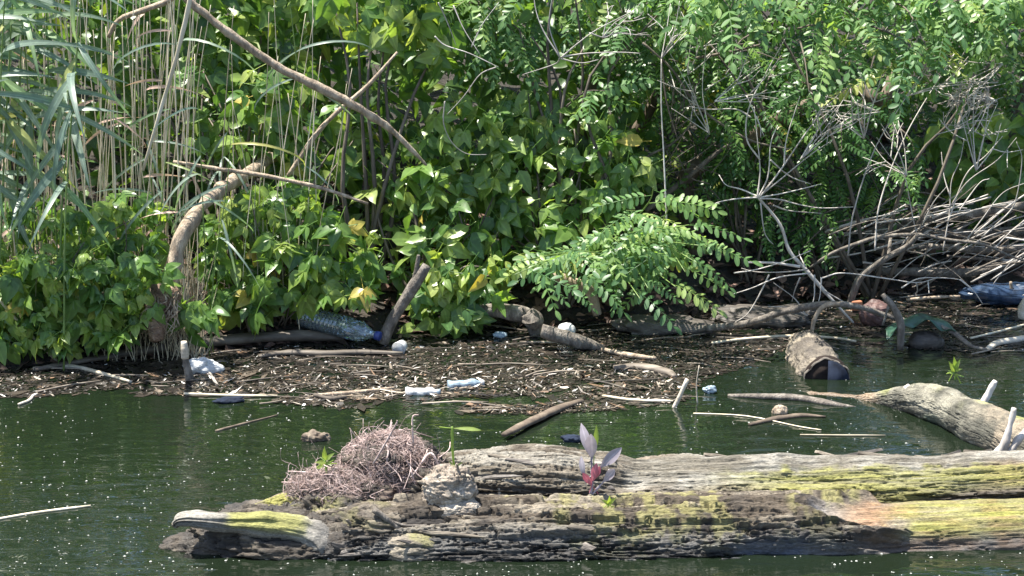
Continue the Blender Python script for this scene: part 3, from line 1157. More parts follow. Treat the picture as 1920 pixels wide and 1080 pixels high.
for k in range(230):
    p, d = mound_point()
    r = u(.0009, .0016) if random.random() < .75 else u(.0018, .0036)
    L_ = u(.05, .16)
    tn = d.cross(V(random.gauss(0, 1), random.gauss(0, 1), random.gauss(0, .6))).normalized()
    pts = []
    for q in range(5):
        f = q / 4
        pts.append(p + tn * L_ * f + d * (u(-.004, .02) - .05 * L_ * 6 * f * f * random.choice((.5, .5, -.4))) + V(u(-.012, .012), u(-.012, .012), u(-.012, .012)))
    mb = MB()
    tube(mb, pts, [r, r * .8, r * .5], 5, 13)
    link('root', mb.mesh('root', M['rootlet'], offset=rb_loc), roots)
mb = MB()
for k in range(5000):
    p, d = mound_point()
    L_ = u(.02, .07)
    tn = d.cross(V(random.gauss(0, 1), random.gauss(0, 1), random.gauss(0, 1))).normalized()
    pts = [p + tn * L_ * f + d * u(-.004, .014) + V(u(-.01, .01), u(-.01, .01), u(-.01, .01)) for f in (0, .33, .66, 1)]
    tube(mb, pts, [u(.0005, .0013), .0005], 3, 7, 0, cap=False, var=random.random())
tag(link('fine_roots', mb.mesh('fine_roots', M['rootlet'], offset=rb_loc), roots), kind='stuff')
for pts_, r in (([(640, 915), (600, 890), (560, 885), (540, 884)], .004), ([(640, 925), (590, 906), (545, 905), (528, 904)], .0035), ([(770, 880), (780, 915), (785, 950), (795, 985)], .003), ([(700, 870), (740, 800), (745, 788)], .004), ([(775, 835), (773, 800), (775, 780), (785, 778)], .0035), ([(790, 870), (810, 850), (832, 900), (835, 925)], .004), ([(600, 950), (560, 925), (555, 940)], .003)):
    mb = MB()
    tube(mb, [P(x, y, 5.6) for x, y in pts_], [r, r * .6], 5, 14)
    link('root', mb.mesh('root', M['rootlet'], offset=rb_loc), roots)

# ------------------------------------------------------------------ mottled log running back to the right
back_log = thing('sunken_log', 'mottled grey-green smooth log slanting out of the water at the right edge', 'log', G(1790, 830))
BL = [P(1520, 727, 7.1), P(1600, 735, 7.06), P(1660, 742, 6.99), P(1730, 756, 6.86), P(1790, 780, 6.70), P(1850, 808, 6.52), P(1940, 850, 6.3), P(2060, 905, 6.0)]
for p_, z_ in zip(BL, [-.012, -.03, .0, .035, .045, .045, .04, .04]):
    p_.z = z_


def surf_back(px, py, S, TH, base):
    n1 = fbm(base * np.array([6, 6, 9]), 3)
    n2 = fbm(base * 15 + 9, 4)
    h = fbm(base * 9, 4) * .016 + bark_relief(S, TH, base, .007, 5, .06, 31)[0]
    col = mixc(np.array([.075, .072, .055]), np.array([.24, .225, .175]), sstep(-.3, .35, n2))
    col = mixc(col, np.array([.085, .115, .082]), sstep(-.1, .3, n1) * .8 * sstep(1880, 1780, px))
    col = mixc(col, np.array([.27, .205, .14]), sstep(1800, 1880, px) * .7 * sstep(-.4, .3, n2))
    col = mixc(col, np.array([.34, .36, .10]), sstep(.1, .45, fbm(base * 7 + 33, 3)) * sstep(60, 20, np.abs(TH)) * .5)
    sub = sstep(1655, 1620, px)
    col = mixc(col, np.array([.40, .28, .18]), sub * .8)
    wet = sstep(.02, .0, base[..., 2] + .006 * n2)
    return h, col * (1 - .5 * wet[..., None]), np.clip(.75 - .45 * wet, .2, 1)


log_surface('trunk', BL, [.02, .025, .046, .068, .075, .08, .087, .092], 380, 130, surf_back, back_log)
for pts_, Ys, rr in (([(1835, 765), (1850, 745), (1866, 714)], [6.75, 6.75, 6.74], [.022, .018, .008]), ([(1868, 862), (1885, 825), (1893, 800), (1901, 765)], [6.22, 6.2, 6.2, 6.2], [.022, .016, .012, .009]), ([(1885, 862), (1905, 830), (1930, 800)], [6.2, 6.2, 6.22], [.016, .013, .01]), ([(1700, 730), (1706, 722)], [6.9, 6.9], [.012, .008]), ([(1805, 765), (1812, 752)], [6.72, 6.72], [.012, .007])):
    mb = MB()
    tube(mb, [P(x, y, Y_) for (x, y), Y_ in zip(pts_, Ys)], rr, 12, 22, .55)
    link('branch_stub', mb.mesh('branch_stub', M['twig'], offset=back_log.location), back_log)


# ------------------------------------------------------------------ helper for traced sticks
def stick(name, label, cat, pts, r, mat='stick', z=None, Yv=None, seg=7, rough=.2, group=None, flat=1.0, n=None):
    """one stick; pts are photograph points on the water (z) or standing at distance Yv"""
    q = []
    for k, p in enumerate(pts):
        if Yv is not None:
            q.append(P(p[0], p[1], Yv[k] if hasattr(Yv, '__len__') else Yv))
        else:
            q.append(G(p[0], p[1], z[k] if hasattr(z, '__len__') else (z or 0)))
    mb = MB()
    tube(mb, q, r, seg, n, rough, flat=flat, seed=u(0, 50))
    o = link(name, mb.mesh(name, M[mat], offset=q[0]), loc=q[0])
    return tag(o, label, cat, group)


# ------------------------------------------------------------------ trees, trunks, big branches
stick('dead_branch', 'long tan dead branch slanting down from the top left into the shrubs', 'branch', [(300, -45), (370, 15), (430, 62), (520, 124), (600, 164), (680, 208), (735, 245), (800, 310)], [.013, .016, .016, .018, .019, .018, .015, .006], 'tan', Yv=[7.75, 7.8, 7.83, 7.87, 7.9, 7.95, 8.0, 8.05], seg=10, n=80, rough=.3)
stick('dead_branch', 'thin tan dead branch arching off the top left, between reeds', 'branch', [(203, 70), (222, 38), (272, 18), (318, 0), (360, -40)], [.008, .011, .012, .013], 'tan', Yv=7.95, seg=8)
stick('dead_branch', 'straight brown branch crossing the long tan branch at the upper centre left', 'branch', [(745, 98), (690, 160), (640, 203), (600, 243), (565, 292), (540, 330)], [.006, .009, .010, .011, .010], 'tan', Yv=8.1, seg=8)
stick('dead_branch', 'thin tan branch lying level above the creepers, left of centre', 'branch', [(325, 303), (420, 318), (500, 330), (600, 352), (690, 382)], [.007, .009, .009, .006], 'tan', Yv=7.85, seg=8)
stick('fallen_trunk', 'curved pale dead trunk hanging down over the left bank among creepers', 'trunk', [(630, 40), (600, 120), (570, 205), (538, 270), (480, 315), (430, 345), (385, 380), (348, 430), (328, 490), (320, 550)], [.014, .018, .022, .025, .026, .027, .029, .032, .031, .024], 'tan', Yv=[8.95, 8.9, 8.85, 8.7, 8.25, 7.95, 7.75, 7.66, 7.6, 7.58], seg=18, n=110, rough=.4)
leaning = thing('forked_sapling', 'grey forked stem rising from the debris beside the blue-capped bottle', 'trunk', G(718, 640))
for pts_, rr in (([(716, 642), (745, 585), (775, 538), (800, 498)], [.026, .026, .026, .02]), ([(778, 535), (781, 505), (785, 478)], [.016, .012, .007])):
    mb = MB()
    tube(mb, [P(x, y, 7.82) for x, y in pts_], rr, 10, 24, .2)
    link('stem', mb.mesh('stem', M['greybark'], offset=leaning.location), leaning)
rootA = thing('gnarled_root', 'gnarled brown root arching out of the bank below the centre shrubs', 'root', G(1000, 625))
for pts_, Yv, rr in (([(825, 600), (880, 588), (935, 585), (985, 592), (1003, 612), (1012, 640)], 7.98, [.02, .026, .034, .04, .038, .03]), ([(990, 585), (1000, 600), (995, 612)], 7.95, [.03, .045, .03]), ([(1015, 622), (1060, 632), (1110, 648), (1160, 672)], 7.75, [.03, .03, .026, .014])):
    mb = MB()
    tube(mb, [P(x, y, Yv) for x, y in pts_], rr, 12, 30, .3)
    link('root', mb.mesh('root', M['greybark'], offset=rootA.location), rootA)
stick('snapped_branch', 'short orange-brown snapped branch in the middle of the bright green sprout', 'branch', [(1035, 515), (1070, 528), (1105, 545), (1120, 590)], [.02, .024, .026, .02], 'tan', Yv=8.1, seg=9)


def tree(label, trunk_pts, Yv, rad, crown_at, crown_r, nclump, kind, mat, limbs=(), base_ext=True):
    q = [P(x, y, Y_) for (x, y), Y_ in zip(trunk_pts, Yv)]
    base = q[0].copy()
    gz = float(bank_z(base.x, base.y))
    if base.z > gz:
        q.insert(0, V(base.x + u(-.1, .1), base.y + .05, gz - .1))
    q.append(Vector(crown_at) + V(0, 0, -.2))
    t = thing('tree', label, 'tree', q[0])
    mb = MB()
    tube(mb, q, rad, 11, 40, .15)
    link('trunk', mb.mesh('trunk', mat, offset=q[0]), t)
    tops = []
    for k in range(7):
        a = V(u(-1, 1) * crown_r[0], u(-1, 1) * crown_r[1], u(-.6, .8) * crown_r[2]) + Vector(crown_at)
        tops.append(a)
        s0 = q[-2].lerp(q[-1], u(.2, 1))
        mb = MB()
        tube(mb, [s0, s0.lerp(a, .5) + V(u(-.15, .15), u(-.15, .15), .12), a], [.022, .006], 6, 12)
        link('limb', mb.mesh('limb', mat, offset=q[0]), t)
    return t, tops


def compound_proto(kind):
    out = []
    for me in LEAF[kind]:
        v = np.empty(len(me.vertices) * 3)
        me.vertices.foreach_get('co', v)
        f = np.array([tuple(p.vertices) for p in me.polygons])
        a = np.empty(len(me.vertices))
        me.attributes['mid'].data.foreach_get('value', a)
        out.append((v.reshape(-1, 3), f, a))
    return out


def leaf_cloud(name, kind, pos, dirs, nrms, scl, mat, parent=None):
    """many leaves joined: a mass nobody could count"""
    protos = compound_proto(kind)
    mb = MB()
    x = dirs / np.linalg.norm(dirs, axis=1)[:, None]
    z = nrms - x * np.sum(nrms * x, axis=1)[:, None]
    z /= np.linalg.norm(z, axis=1)[:, None] + 1e-9
    y = np.cross(z, x)
    Rm = np.stack([x, y, z], -1) * scl[:, None, None]
    which = rng.integers(0, len(protos), len(pos))
    for k, (v, f, a) in enumerate(protos):
        s = which == k
        m_ = int(s.sum())
        if not m_:
            continue
        vv = np.einsum('nij,kj->nki', Rm[s], v) + pos[s][:, None]
        ff = f[None] + (np.arange(m_) * len(v))[:, None, None]
        mb.add(vv.reshape(-1, 3), ff.reshape(-1, 4), mid=np.tile(a, m_), var=np.repeat(rng.random(m_), len(v)))
    o = np.array(parent.location) if parent is not None else None
    ob = link(name, mb.mesh(name, mat, offset=o), parent)
    return tag(ob, kind='stuff')


def shade_crown_cloud(parent, kind, tops, n, spread, mat, s=(.9, 1.3)):
    c = np.array([tuple(t) for t in tops])
    ci = rng.integers(0, len(c), n)
    pos = c[ci] + rng.normal(0, 1, (n, 3)) * np.array(spread)
    # unseen leaves added for shade: keep above what the camera frames
    px, py = proj(pos)
    keep = (py < -40) & (pos[:, 1] > 8.95)
    pos = pos[keep]
    k = len(pos)
    d = rng.normal(0, 1, (k, 3)) * [1, 1, .4] + [0, 0, -.4]
    nn = rng.normal(0, .5, (k, 3)) + [0, -.2, 1]
    return leaf_cloud('crown', kind, pos, d, nn, rng.uniform(*s, k), mat, parent)


# trees: trunks in the thicket; unseen crowns above the frame, shaped to shade the undergrowth
t1, tp1 = tree('dark slanting locust trunk behind the right-hand thicket, unseen top added overhead for shade', [(1285, 345), (1340, 295), (1420, 245), (1500, 205), (1600, 170), (1680, 120)], [8.9, 8.85, 8.8, 8.8, 8.8, 8.8], [.05, .045, .04, .036, .032, .03, .025], (2.0, 9.8, 2.9), (1.3, .8, .5), 30, 'robinia', M['bark'])
shade_crown_cloud(t1, 'broad', tp1, 600, (.45, .40, .25), M['elder'], (1.2, 1.9))
t2, tp2 = tree('dark upright trunk in the shade behind the centre shrubs', [(1095, 290), (1105, 230), (1115, 160), (1120, 60)], [9.0, 9.0, 9.0, 9.0], [.045, .036, .03, .028, .025], (-.5, 9.8, 2.9), (1.7, .7, .5), 30, 'indigo', M['bark'])
shade_crown_cloud(t2, 'broad', tp2, 800, (.5, .40, .25), M['elder'], (1.2, 1.9))
t3, tp3 = tree('thin dark trunk leaning right, half hidden behind the centre shrubs', [(1160, 300), (1205, 225), (1240, 170), (1300, 90)], [9.2, 9.2, 9.2, 9.2], [.045, .036, .03, .028, .025], (.9, 10.2, 3.1), (1.2, .7, .5), 30, 'elder', M['bark'])
shade_crown_cloud(t3, 'broad', tp3, 450, (.5, .40, .25), M['elder'], (1.2, 1.9))
t4, tp4 = tree('dark trunk in the gloom at the right edge, above the brush pile', [(1735, 400), (1770, 330), (1830, 240), (1915, 195)], [9.6, 9.6, 9.6, 9.6], [.06, .05, .045, .04, .035], (3.0, 10.2, 2.9), (1.0, .8, .5), 30, 'robinia', M['bark'])
shade_crown_cloud(t4, 'broad', tp4, 400, (.5, .40, .25), M['elder'], (1.2, 1.9))

# ------------------------------------------------------------------ undergrowth mass behind everything
N = 26000
px = rng.uniform(-350, 2270, N)
py = rng.uniform(-160, 590, N)
Yd = 8.55 + 3.6 * rng.random(N) ** 1.3
pos = np.array([tuple(P(a, b, c)) for a, b, c in zip(px, py, Yd)])
gz = bank_z(pos[:, 0], pos[:, 1])
keep = (pos[:, 2] > gz + .02) & (pos[:, 1] > bank_y(pos[:, 0]) + .25)
# gaps: clumpy
keep &= fbm(pos * np.array([2.2, 2.2, 2.2]) + 60, 3) > -.30
pos = pos[keep]
k = len(pos)
left = pos[:, 0] < 0.6
d = rng.normal(0, 1, (k, 3)) * [1, .7, .6] + [0, -.35, -.55]
nn = rng.normal(0, .5, (k, 3)) + [0, -.45, .8]
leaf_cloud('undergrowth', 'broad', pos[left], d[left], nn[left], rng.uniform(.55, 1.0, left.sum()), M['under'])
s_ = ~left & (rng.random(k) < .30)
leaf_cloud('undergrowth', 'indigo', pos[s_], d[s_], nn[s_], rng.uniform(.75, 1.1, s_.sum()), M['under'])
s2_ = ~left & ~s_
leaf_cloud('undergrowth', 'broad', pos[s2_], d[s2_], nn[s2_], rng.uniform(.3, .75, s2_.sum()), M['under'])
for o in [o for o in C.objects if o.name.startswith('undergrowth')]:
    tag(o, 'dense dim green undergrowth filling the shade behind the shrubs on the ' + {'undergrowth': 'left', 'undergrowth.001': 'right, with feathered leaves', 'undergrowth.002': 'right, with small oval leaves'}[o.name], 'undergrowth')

# fallen leaves on the bank
N = 5000
lx = rng.uniform(-3.6, 3.6, N)
ly = bank_y(lx) + rng.random(N) ** 1.5 * 2.2 - .05
pos = np.stack([lx, ly, np.maximum(bank_z(lx, ly), 0) + .012], -1)
lc = leaf_cloud('leaf_litter', 'broad', pos, rng.normal(0, 1, (N, 3)) * [1, 1, .15], rng.normal(0, .35, (N, 3)) + [0, 0, 1], rng.uniform(.3, .7, N), M['litter'])
tag(lc, 'brown fallen leaves covering the bank under the shrubs', 'leaf litter')

# ------------------------------------------------------------------ leafy shrubs and creepers
def plant(name, label, cat, base_px, kindmat=None):
    b_ = G(*base_px)
    b_.z = max(0, float(bank_z(b_.x, b_.y)))
    return thing(name, label, cat, b_)


# creeper over the left bank
pA = plant('creeper', 'green five-leaved creeper covering the foot of the reeds at far left', 'creeper', (160, 655))
polyA = [(-60, 395), (60, 370), (140, 395), (215, 365), (300, 372), (312, 420), (300, 470), (322, 520), (300, 560), (250, 610), (190, 640), (60, 640), (-60, 630)]
YA = lambda x, y: 7.42 + .35 * (650 - y) / 300
leafy_mass(pA, 'creeper', polyA, YA, 290, .3, (.55, 1.15), (-.15, -.65, .95))
stems_to(pA, pA.location, [P(*rand_in(polyA), 7.65) for _ in range(14)], .004, .002, M['darktwig'])
pA2 = plant('creeper', 'low creeper leaves trailing at the waterline at far left', 'creeper', (120, 668))
polyA2 = [(-60, 500), (120, 470), (300, 480), (330, 540), (280, 600), (200, 650), (60, 655), (-60, 650)]
leafy_mass(pA2, 'creeper', polyA2, 7.42, 220, .25, (.5, 1.05), (-.1, -.7, .95))
stems_to(pA2, pA2.location, [P(*rand_in(polyA2), 7.6) for _ in range(9)], .004, .002, M['darktwig'])
pB = plant('creeper', 'green five-leaved creeper hanging between the curved dead trunk and the bottle', 'creeper', (520, 632))
polyB = [(385, 420), (430, 372), (500, 335), (560, 340), (600, 380), (640, 420), (700, 440), (710, 520), (690, 560), (640, 560), (600, 555), (560, 565), (500, 605), (440, 605), (400, 560), (375, 500)]
leafy_mass(pB, 'creeper', polyB, lambda x, y: 7.68 + .3 * (620 - y) / 300, 295, .4, (.55, 1.2), (-.15, -.65, .95))
stems_to(pB, pB.location, [P(*rand_in(polyB), 7.9) for _ in range(14)], .004, .002, M['darktwig'])
pB2 = plant('creeper', 'small creeper sprig hanging over the pale stub below the curved dead trunk', 'creeper', (350, 650))
leafy_mass(pB2, 'creeper', [(335, 560), (400, 545), (410, 590), (385, 625), (345, 640)], 7.5, 11, .1)
stems_to(pB2, pB2.location, [P(350, 570, 7.55), P(390, 570, 7.55), P(345, 620, 7.5)], .003, .002, M['darktwig'])

# centre shrubs with broad three-part leaves
pC = plant('box_elder_shrub', 'broad-leaved green shrub at the centre, sunlit above the leaning grey stem', 'shrub', (830, 615))
polyC = [(700, 300), (780, 250), (830, 190), (905, 170), (960, 200), (980, 330), (1000, 420), (950, 470), (900, 560), (870, 600), (780, 600), (740, 500), (690, 395)]
leafy_mass(pC, 'elder', polyC, lambda x, y: 7.9 + .15 * abs(x - 830) / 150 + .35 * (600 - y) / 400, 295, .4, (.6, 1.25), (-.15, -.6, 1.0))
stems_to(pC, pC.location, [P(*rand_in(polyC), 8.25) for _ in range(16)], .009, .003, M['darktwig'])
pD = plant('box_elder_shrub', 'darker broad-leaved shrub right of centre behind the bright green sprout', 'shrub', (1060, 600))
polyD = [(940, 180), (1020, 160), (1100, 190), (1180, 230), (1230, 300), (1190, 370), (1100, 420), (1050, 460), (960, 520), (930, 420), (930, 280)]
leafy_mass(pD, 'elder', polyD, lambda x, y: 8.1 + .4 * (500 - y) / 350, 295, .45, (.6, 1.25), (-.15, -.6, 1.0))
stems_to(pD, pD.location, [P(*rand_in(polyD), 8.45) for _ in range(14)], .009, .003, M['darktwig'])
pD2 = plant('box_elder_shrub', 'low broad-leaved shoots hanging over the debris just left of the gnarled root', 'shrub', (850, 610))
leafy_mass(pD2, 'elder', [(780, 520), (900, 480), (960, 500), (940, 560), (880, 610), (770, 612)], 7.9, 90, .3, (.7, 1.0))
stems_to(pD2, pD2.location, [P(900, 500, 8.0), P(830, 540, 8.0), P(860, 575, 7.95), P(930, 520, 8.05)], .007, .003, M['darktwig'])
pE = plant('box_elder_shrub', 'large drooping leaves hanging in from the top centre left', 'shrub', (690, 600))
polyE = [(560, -60), (840, -60), (850, 60), (800, 160), (760, 130), (700, 90), (640, 60), (600, 20)]
leafy_mass(pE, 'droop', polyE, 8.25, 90, .35, (.9, 1.25), (0, -.8, .35), 1.6)
stems_to(pE, pE.location, [P(*rand_in(polyE), 8.3) for _ in range(6)], .014, .004, M['darktwig'])
pE2 = plant('box_elder_shrub', 'dim broad-leaved shrub in the shade between the reeds and the long tan branch', 'shrub', (480, 640))
polyE2 = [(330, 130), (560, 120), (680, 230), (690, 330), (600, 330), (480, 300), (350, 280)]
leafy_mass(pE2, 'elder', polyE2, 8.3, 150, .5, (.8, 1.2))
stems_to(pE2, pE2.location, [P(*rand_in(polyE2), 8.5) for _ in range(9)], .008, .003, M['darktwig'])
pE3 = plant('box_elder_shrub', 'dense dark-leaved shrub filling the top left behind the branches', 'shrub', (450, 600))
polyE3 = [(230, -60), (600, -60), (640, 90), (560, 140), (300, 120), (230, 60)]
leafy_mass(pE3, 'elder', polyE3, 8.6, 170, .6, (.8, 1.2))
stems_to(pE3, pE3.location, [P(*rand_in(polyE3), 8.9) for _ in range(8)], .01, .004, M['darktwig'])
pH = plant('broad_leaf_shrub', 'dim broad-leaved shrub at the right edge above the brush pile', 'shrub', (1880, 520))
polyH = [(1740, 215), (1960, 190), (1990, 380), (1830, 380), (1790, 330)]
leafy_mass(pH, 'broad', polyH, 9.0, 170, .6, (.8, 1.2))
stems_to(pH, pH.location, [P(*rand_in(polyH), 9.4) for _ in range(8)], .009, .003, M['darktwig'])

# bright sprout with feathered leaves
pR = plant('locust_sprout', 'bright green sprout with feathered leaves spreading over the debris right of centre', 'sprout', (1150, 590))
base_R = pR.location + V(0, .05, .1)
tipsR = [(975, 490), (965, 515), (1005, 545), (1050, 465), (1045, 550), (1120, 440), (1175, 395), (1225, 350), (1265, 365), (1255, 420), (1300, 420), (1325, 462), (1310, 495), (1285, 510), (1270, 540), (1215, 540), (1200, 560), (1150, 510), (1180, 470), (1080, 520), (1310, 460), (1230, 495)]
for (x, y) in tipsR:
    tip = P(x, y, u(7.45, 7.8))
    mid = base_R.lerp(tip, .5) + V(u(-.09, .09), u(-.08, .08), u(.03, .16))
    shoot(pR, 'robinia', [base_R, base_R.lerp(mid, .5) + V(0, 0, .05), mid, tip], 5, (.6, 1.1), .005, M['greenstem'], .9, .3)


def shoots_in(parent, kind, poly, Yr, n, nl, L_, s, droop=.45, face=-.35, r=.005, spine=True):
    """leafy twigs whose tips fall inside the outline, tied back to the parent's stems"""
    for k in range(n):
        x, y = rand_in(poly)
        tip = P(x, y, u(*Yr))
        d = V(u(-1, 1), u(.0, .7), u(-.2, .9)).normalized() * L_ * u(.7, 1.3)
        st = tip + d
        mid = st.lerp(tip, .5) + V(0, 0, u(.01, .06))
        shoot(parent, kind, [st, mid, tip], nl, s, r, None, .9, droop)


pT = plant('locust_shrub', 'light green feathered foliage hanging into the top right corner', 'shrub', (1640, 560))
polyT = [(1230, -60), (1980, -60), (1990, 60), (1880, 90), (1860, 190), (1780, 140), (1700, 110), (1640, 175), (1540, 90), (1480, 70), (1380, 90), (1280, 60)]
shoots_in(pT, 'robinia_big', polyT, (7.7, 8.3), 48, 6, .28, (.7, 1.05), .2)
stems_to(pT, pT.location, [P(*rand_in(polyT), 8.6) for _ in range(5)], .011, .004, M['darktwig'], sag=.15)
pT2 = plant('locust_shrub', 'round-leaflet feathered foliage with bare twigs at the top centre', 'shrub', (1050, 590))
polyT2 = [(820, -50), (1250, -50), (1260, 60), (1180, 160), (1080, 190), (960, 120), (850, 80)]
shoots_in(pT2, 'robinia', polyT2, (8.35, 8.8), 24, 6, .26, (.75, 1.05), .35)
stems_to(pT2, pT2.location, [P(*rand_in(polyT2), 8.5) for _ in range(7)], .013, .004, M['darktwig'], sag=.15)
pI = plant('indigo_bush', 'fine-leaved bush in dappled shade behind the bare twigs on the right', 'bush', (1550, 545))
polyI = [(1330, 200), (1500, 160), (1720, 230), (1740, 330), (1660, 430), (1620, 470), (1500, 480), (1380, 440), (1330, 330)]
shoots_in(pI, 'indigo', polyI, (8.5, 9.1), 48, 6, .26, (.7, 1.0), .25)
stems_to(pI, pI.location, [P(*rand_in(polyI), 9.0) for _ in range(7)], .008, .003, M['darktwig'], sag=.1)
pI2 = plant('indigo_bush', 'fine-leaved bush in the upper middle of the thicket, above the bare twigs', 'bush', (1400, 555))
polyI2 = [(1180, 90), (1500, 80), (1700, 130), (1560, 230), (1350, 260), (1200, 220)]
shoots_in(pI2, 'indigo', polyI2, (8.6, 9.2), 44, 6, .26, (.75, 1.05), .25)
stems_to(pI2, pI2.location, [P(*rand_in(polyI2), 9.1) for _ in range(6)], .008, .003, M['darktwig'], sag=.1)

# ------------------------------------------------------------------ reeds
def reed(px_, py_, Yv, h, lean, green, nleaf, label, group, kindleaf, r=.0035, name='reed'):
    b_ = P(px_, py_, Yv)
    b_.z = max(0, float(bank_z(b_.x, b_.y))) - .02
    t = thing(name, label, 'reed', b_, group)
    top = V(b_.x + lean[0] * h, b_.y + lean[1] * h, b_.z + h)
    mid1 = b_.lerp(top, .4) + V(-lean[0] * .1 * h + u(-.012, .012), 0, 0)
    mid2 = b_.lerp(top, .75) + V(-lean[0] * .06 * h + u(-.012, .012), 0, 0)
    mb = MB()
    c = tube(mb, [b_, mid1, mid2, top], [r, r * .9, r * .5], 6, 14, .05)
    link('stem', mb.mesh('stem', M['greenstem'] if green else M['stalk'], offset=b_), t)
    for k in range(nleaf):
        f = u(.35, 1.0) if green else u(.1, 1)
        p = c[min(13, int(f * 13))]
        a = u(-1.2, 1.2)
        d = V(math.sin(a) * 1.0 + lean[0] * 2, -abs(math.cos(a)) * .6, u(-.9, .35) if green else u(-.8, .4))
        put_leaf(t, kindleaf, p, d, V(u(-.3, .3), -1.0, .6), u(.8, 1.15))
    return t


for k in range(62):
    x = random.choice((u(60, 370), u(90, 300), u(240, 370)))
    reed(x, 640, u(7.75, 8.3), u(1.1, 2.0), (u(-.08, .16), u(-.05, .05)), False, random.choice((0, 0, 1, 2)), 'dry straw-coloured reed stalk standing in the clump on the left bank', 'dry reed stalks on the left bank', 'straw', u(.0018, .0040))
for k in range(26):
    reed(u(-60, 100), 660, u(7.65, 8.1), u(.8, 1.8), (u(-.1, .12), 0), False, random.choice((0, 1, 1)), 'thin dry stalk among the leafy reeds at the left edge', 'dry stalks among the leafy reeds', 'straw', u(.0025, .004))
for k in range(24):
    reed(u(400, 620), 630, u(7.85, 8.2), u(.5, 1.5), (u(-.12, .18), 0), False, 0, 'thin dry stalk rising through the creeper between dead trunk and bottle', 'thin dry stalks in the middle creeper', 'straw', u(.0018, .003))
for k in range(19):
    reed(u(-120, 150), 650, u(7.4, 7.85), u(1.3, 2.1), (u(.0, .14), u(-.08, .02)), True, 8, 'blue-green leafy reed in the stand at far left', 'leafy green reeds at far left', 'reed', .0045)
for k in range(6):
    reed(u(200, 620), 640, u(7.6, 8.1), u(.9, 1.7), (u(-.12, .16), 0), True, 5, 'thin green grass-like reed among the dry stalks and creeper left of centre', 'thin green reeds left of centre', 'grass', .003)
stick('bent_reed', 'broad pale bent reed blade leaning across the dry reed clump', 'reed', [(268, 320), (300, 210), (330, 110), (352, 20), (360, -30)], [.006, .008, .010, .008], 'stalk', Yv=7.6, flat=.4)
mb = MB()
for k in range(900):
    x, y = u(-40, 380), u(430, 668)
    Yv = u(7.55, 8.1)
    p = P(x, y, Yv)
    g = max(0, float(bank_z(p.x, p.y)))
    if p.z > .55:
        continue
    p.z = g
    q = p + V(u(-.08, .08), u(-.05, .05), u(.1, .4))
    tube(mb, [p, p.lerp(q, .5) + V(u(-.02, .02), 0, 0), q], [.002, .001], 3, 5, 0, cap=False, var=random.random())
tag(link('reed_stubble', mb.mesh('reed_stubble', M['stalk'])), 'broken dry reed stubble at the foot of the left bank', 'reed stubble', kind='stuff')

# ------------------------------------------------------------------ bare branches on the right
def dead_branch(label, base, stems, Yv, mat='twig', r0=3.0, name='dead_branch', dY=.12):
    t = thing(name, label, 'branch', base)
    mpp = m_per_px(Yv)
    for s in stems:
        pts, rr = s if isinstance(s, tuple) else (s, None)
        ra = [a * mpp * .56 for a in (rr or (r0, r0 * .65, r0 * .4))]
        off = u(-dY, dY)
        q = [P(x, y, Yv + off * (k / max(1, len(pts) - 1))) for k, (x, y) in enumerate(pts)]
        mb = MB()
        tube(mb, q, ra, 6, 6 * len(pts), .12, seed=u(0, 40))
        link('twig', mb.mesh('twig', M[mat], offset=t.location), t)
    return t


def fork(x, y, ang, L_, n, depth=2):
    """random forking twigs in the picture plane, for filling"""
    out = []
    for k in range(n):
        a = ang + u(-35, 35)
        l = L_ * u(.6, 1.2)
        x1, y1 = x + math.cos(R(a)) * l * .5, y - math.sin(R(a)) * l * .5
        a2 = a + u(-18, 18)
        x2, y2 = x1 + math.cos(R(a2)) * l * .5, y1 - math.sin(R(a2)) * l * .5
        out.append(([(x, y), (x1 + u(-4, 4), y1 + u(-4, 4)), (x2, y2)], (2.0, 1.4, .9)))
        if depth > 0:
            out += fork(x1, y1, a + random.choice((-1, 1)) * u(25, 55), l * .6, 1, depth - 1)
    return out


dead_branch('bare bleached branch fanning upward in front of the fine-leaved bush, right of the sprout', G(1590, 605), [
    ([(1600, 605), (1560, 562), (1545, 545), (1510, 505), (1480, 470), (1462, 420), (1420, 368)], (4, 5, 7, 7, 6, 5, 4)),
    [(1420, 370), (1425, 320), (1420, 260), (1414, 200)], [(1422, 370), (1440, 330), (1445, 270), (1458, 235)],
    [(1424, 370), (1470, 310), (1510, 250), (1560, 190), (1595, 157)], [(1424, 370), (1452, 335), (1500, 265), (1535, 215), (1552, 178)],
    [(1424, 368), (1465, 335), (1520, 290), (1562, 262)], [(1420, 368), (1390, 355), (1362, 347), (1348, 328)],
    [(1420, 370), (1380, 373), (1345, 380), (1328, 393)], [(1424, 372), (1460, 374), (1500, 384), (1540, 390), (1600, 388)],
    [(1426, 380), (1432, 430), (1440, 448), (1450, 458)], [(1424, 370), (1470, 362), (1540, 345)], [(1450, 385), (1480, 395), (1540, 400)],
    [(1408, 220), (1380, 205), (1330, 205), (1292, 200)], [(1445, 300), (1480, 330), (1520, 345)], [(1470, 310), (1475, 260), (1500, 180)],
    [(1425, 300), (1400, 260), (1405, 200), (1440, 130), (1485, 50)]], 8.15, r0=3.0)
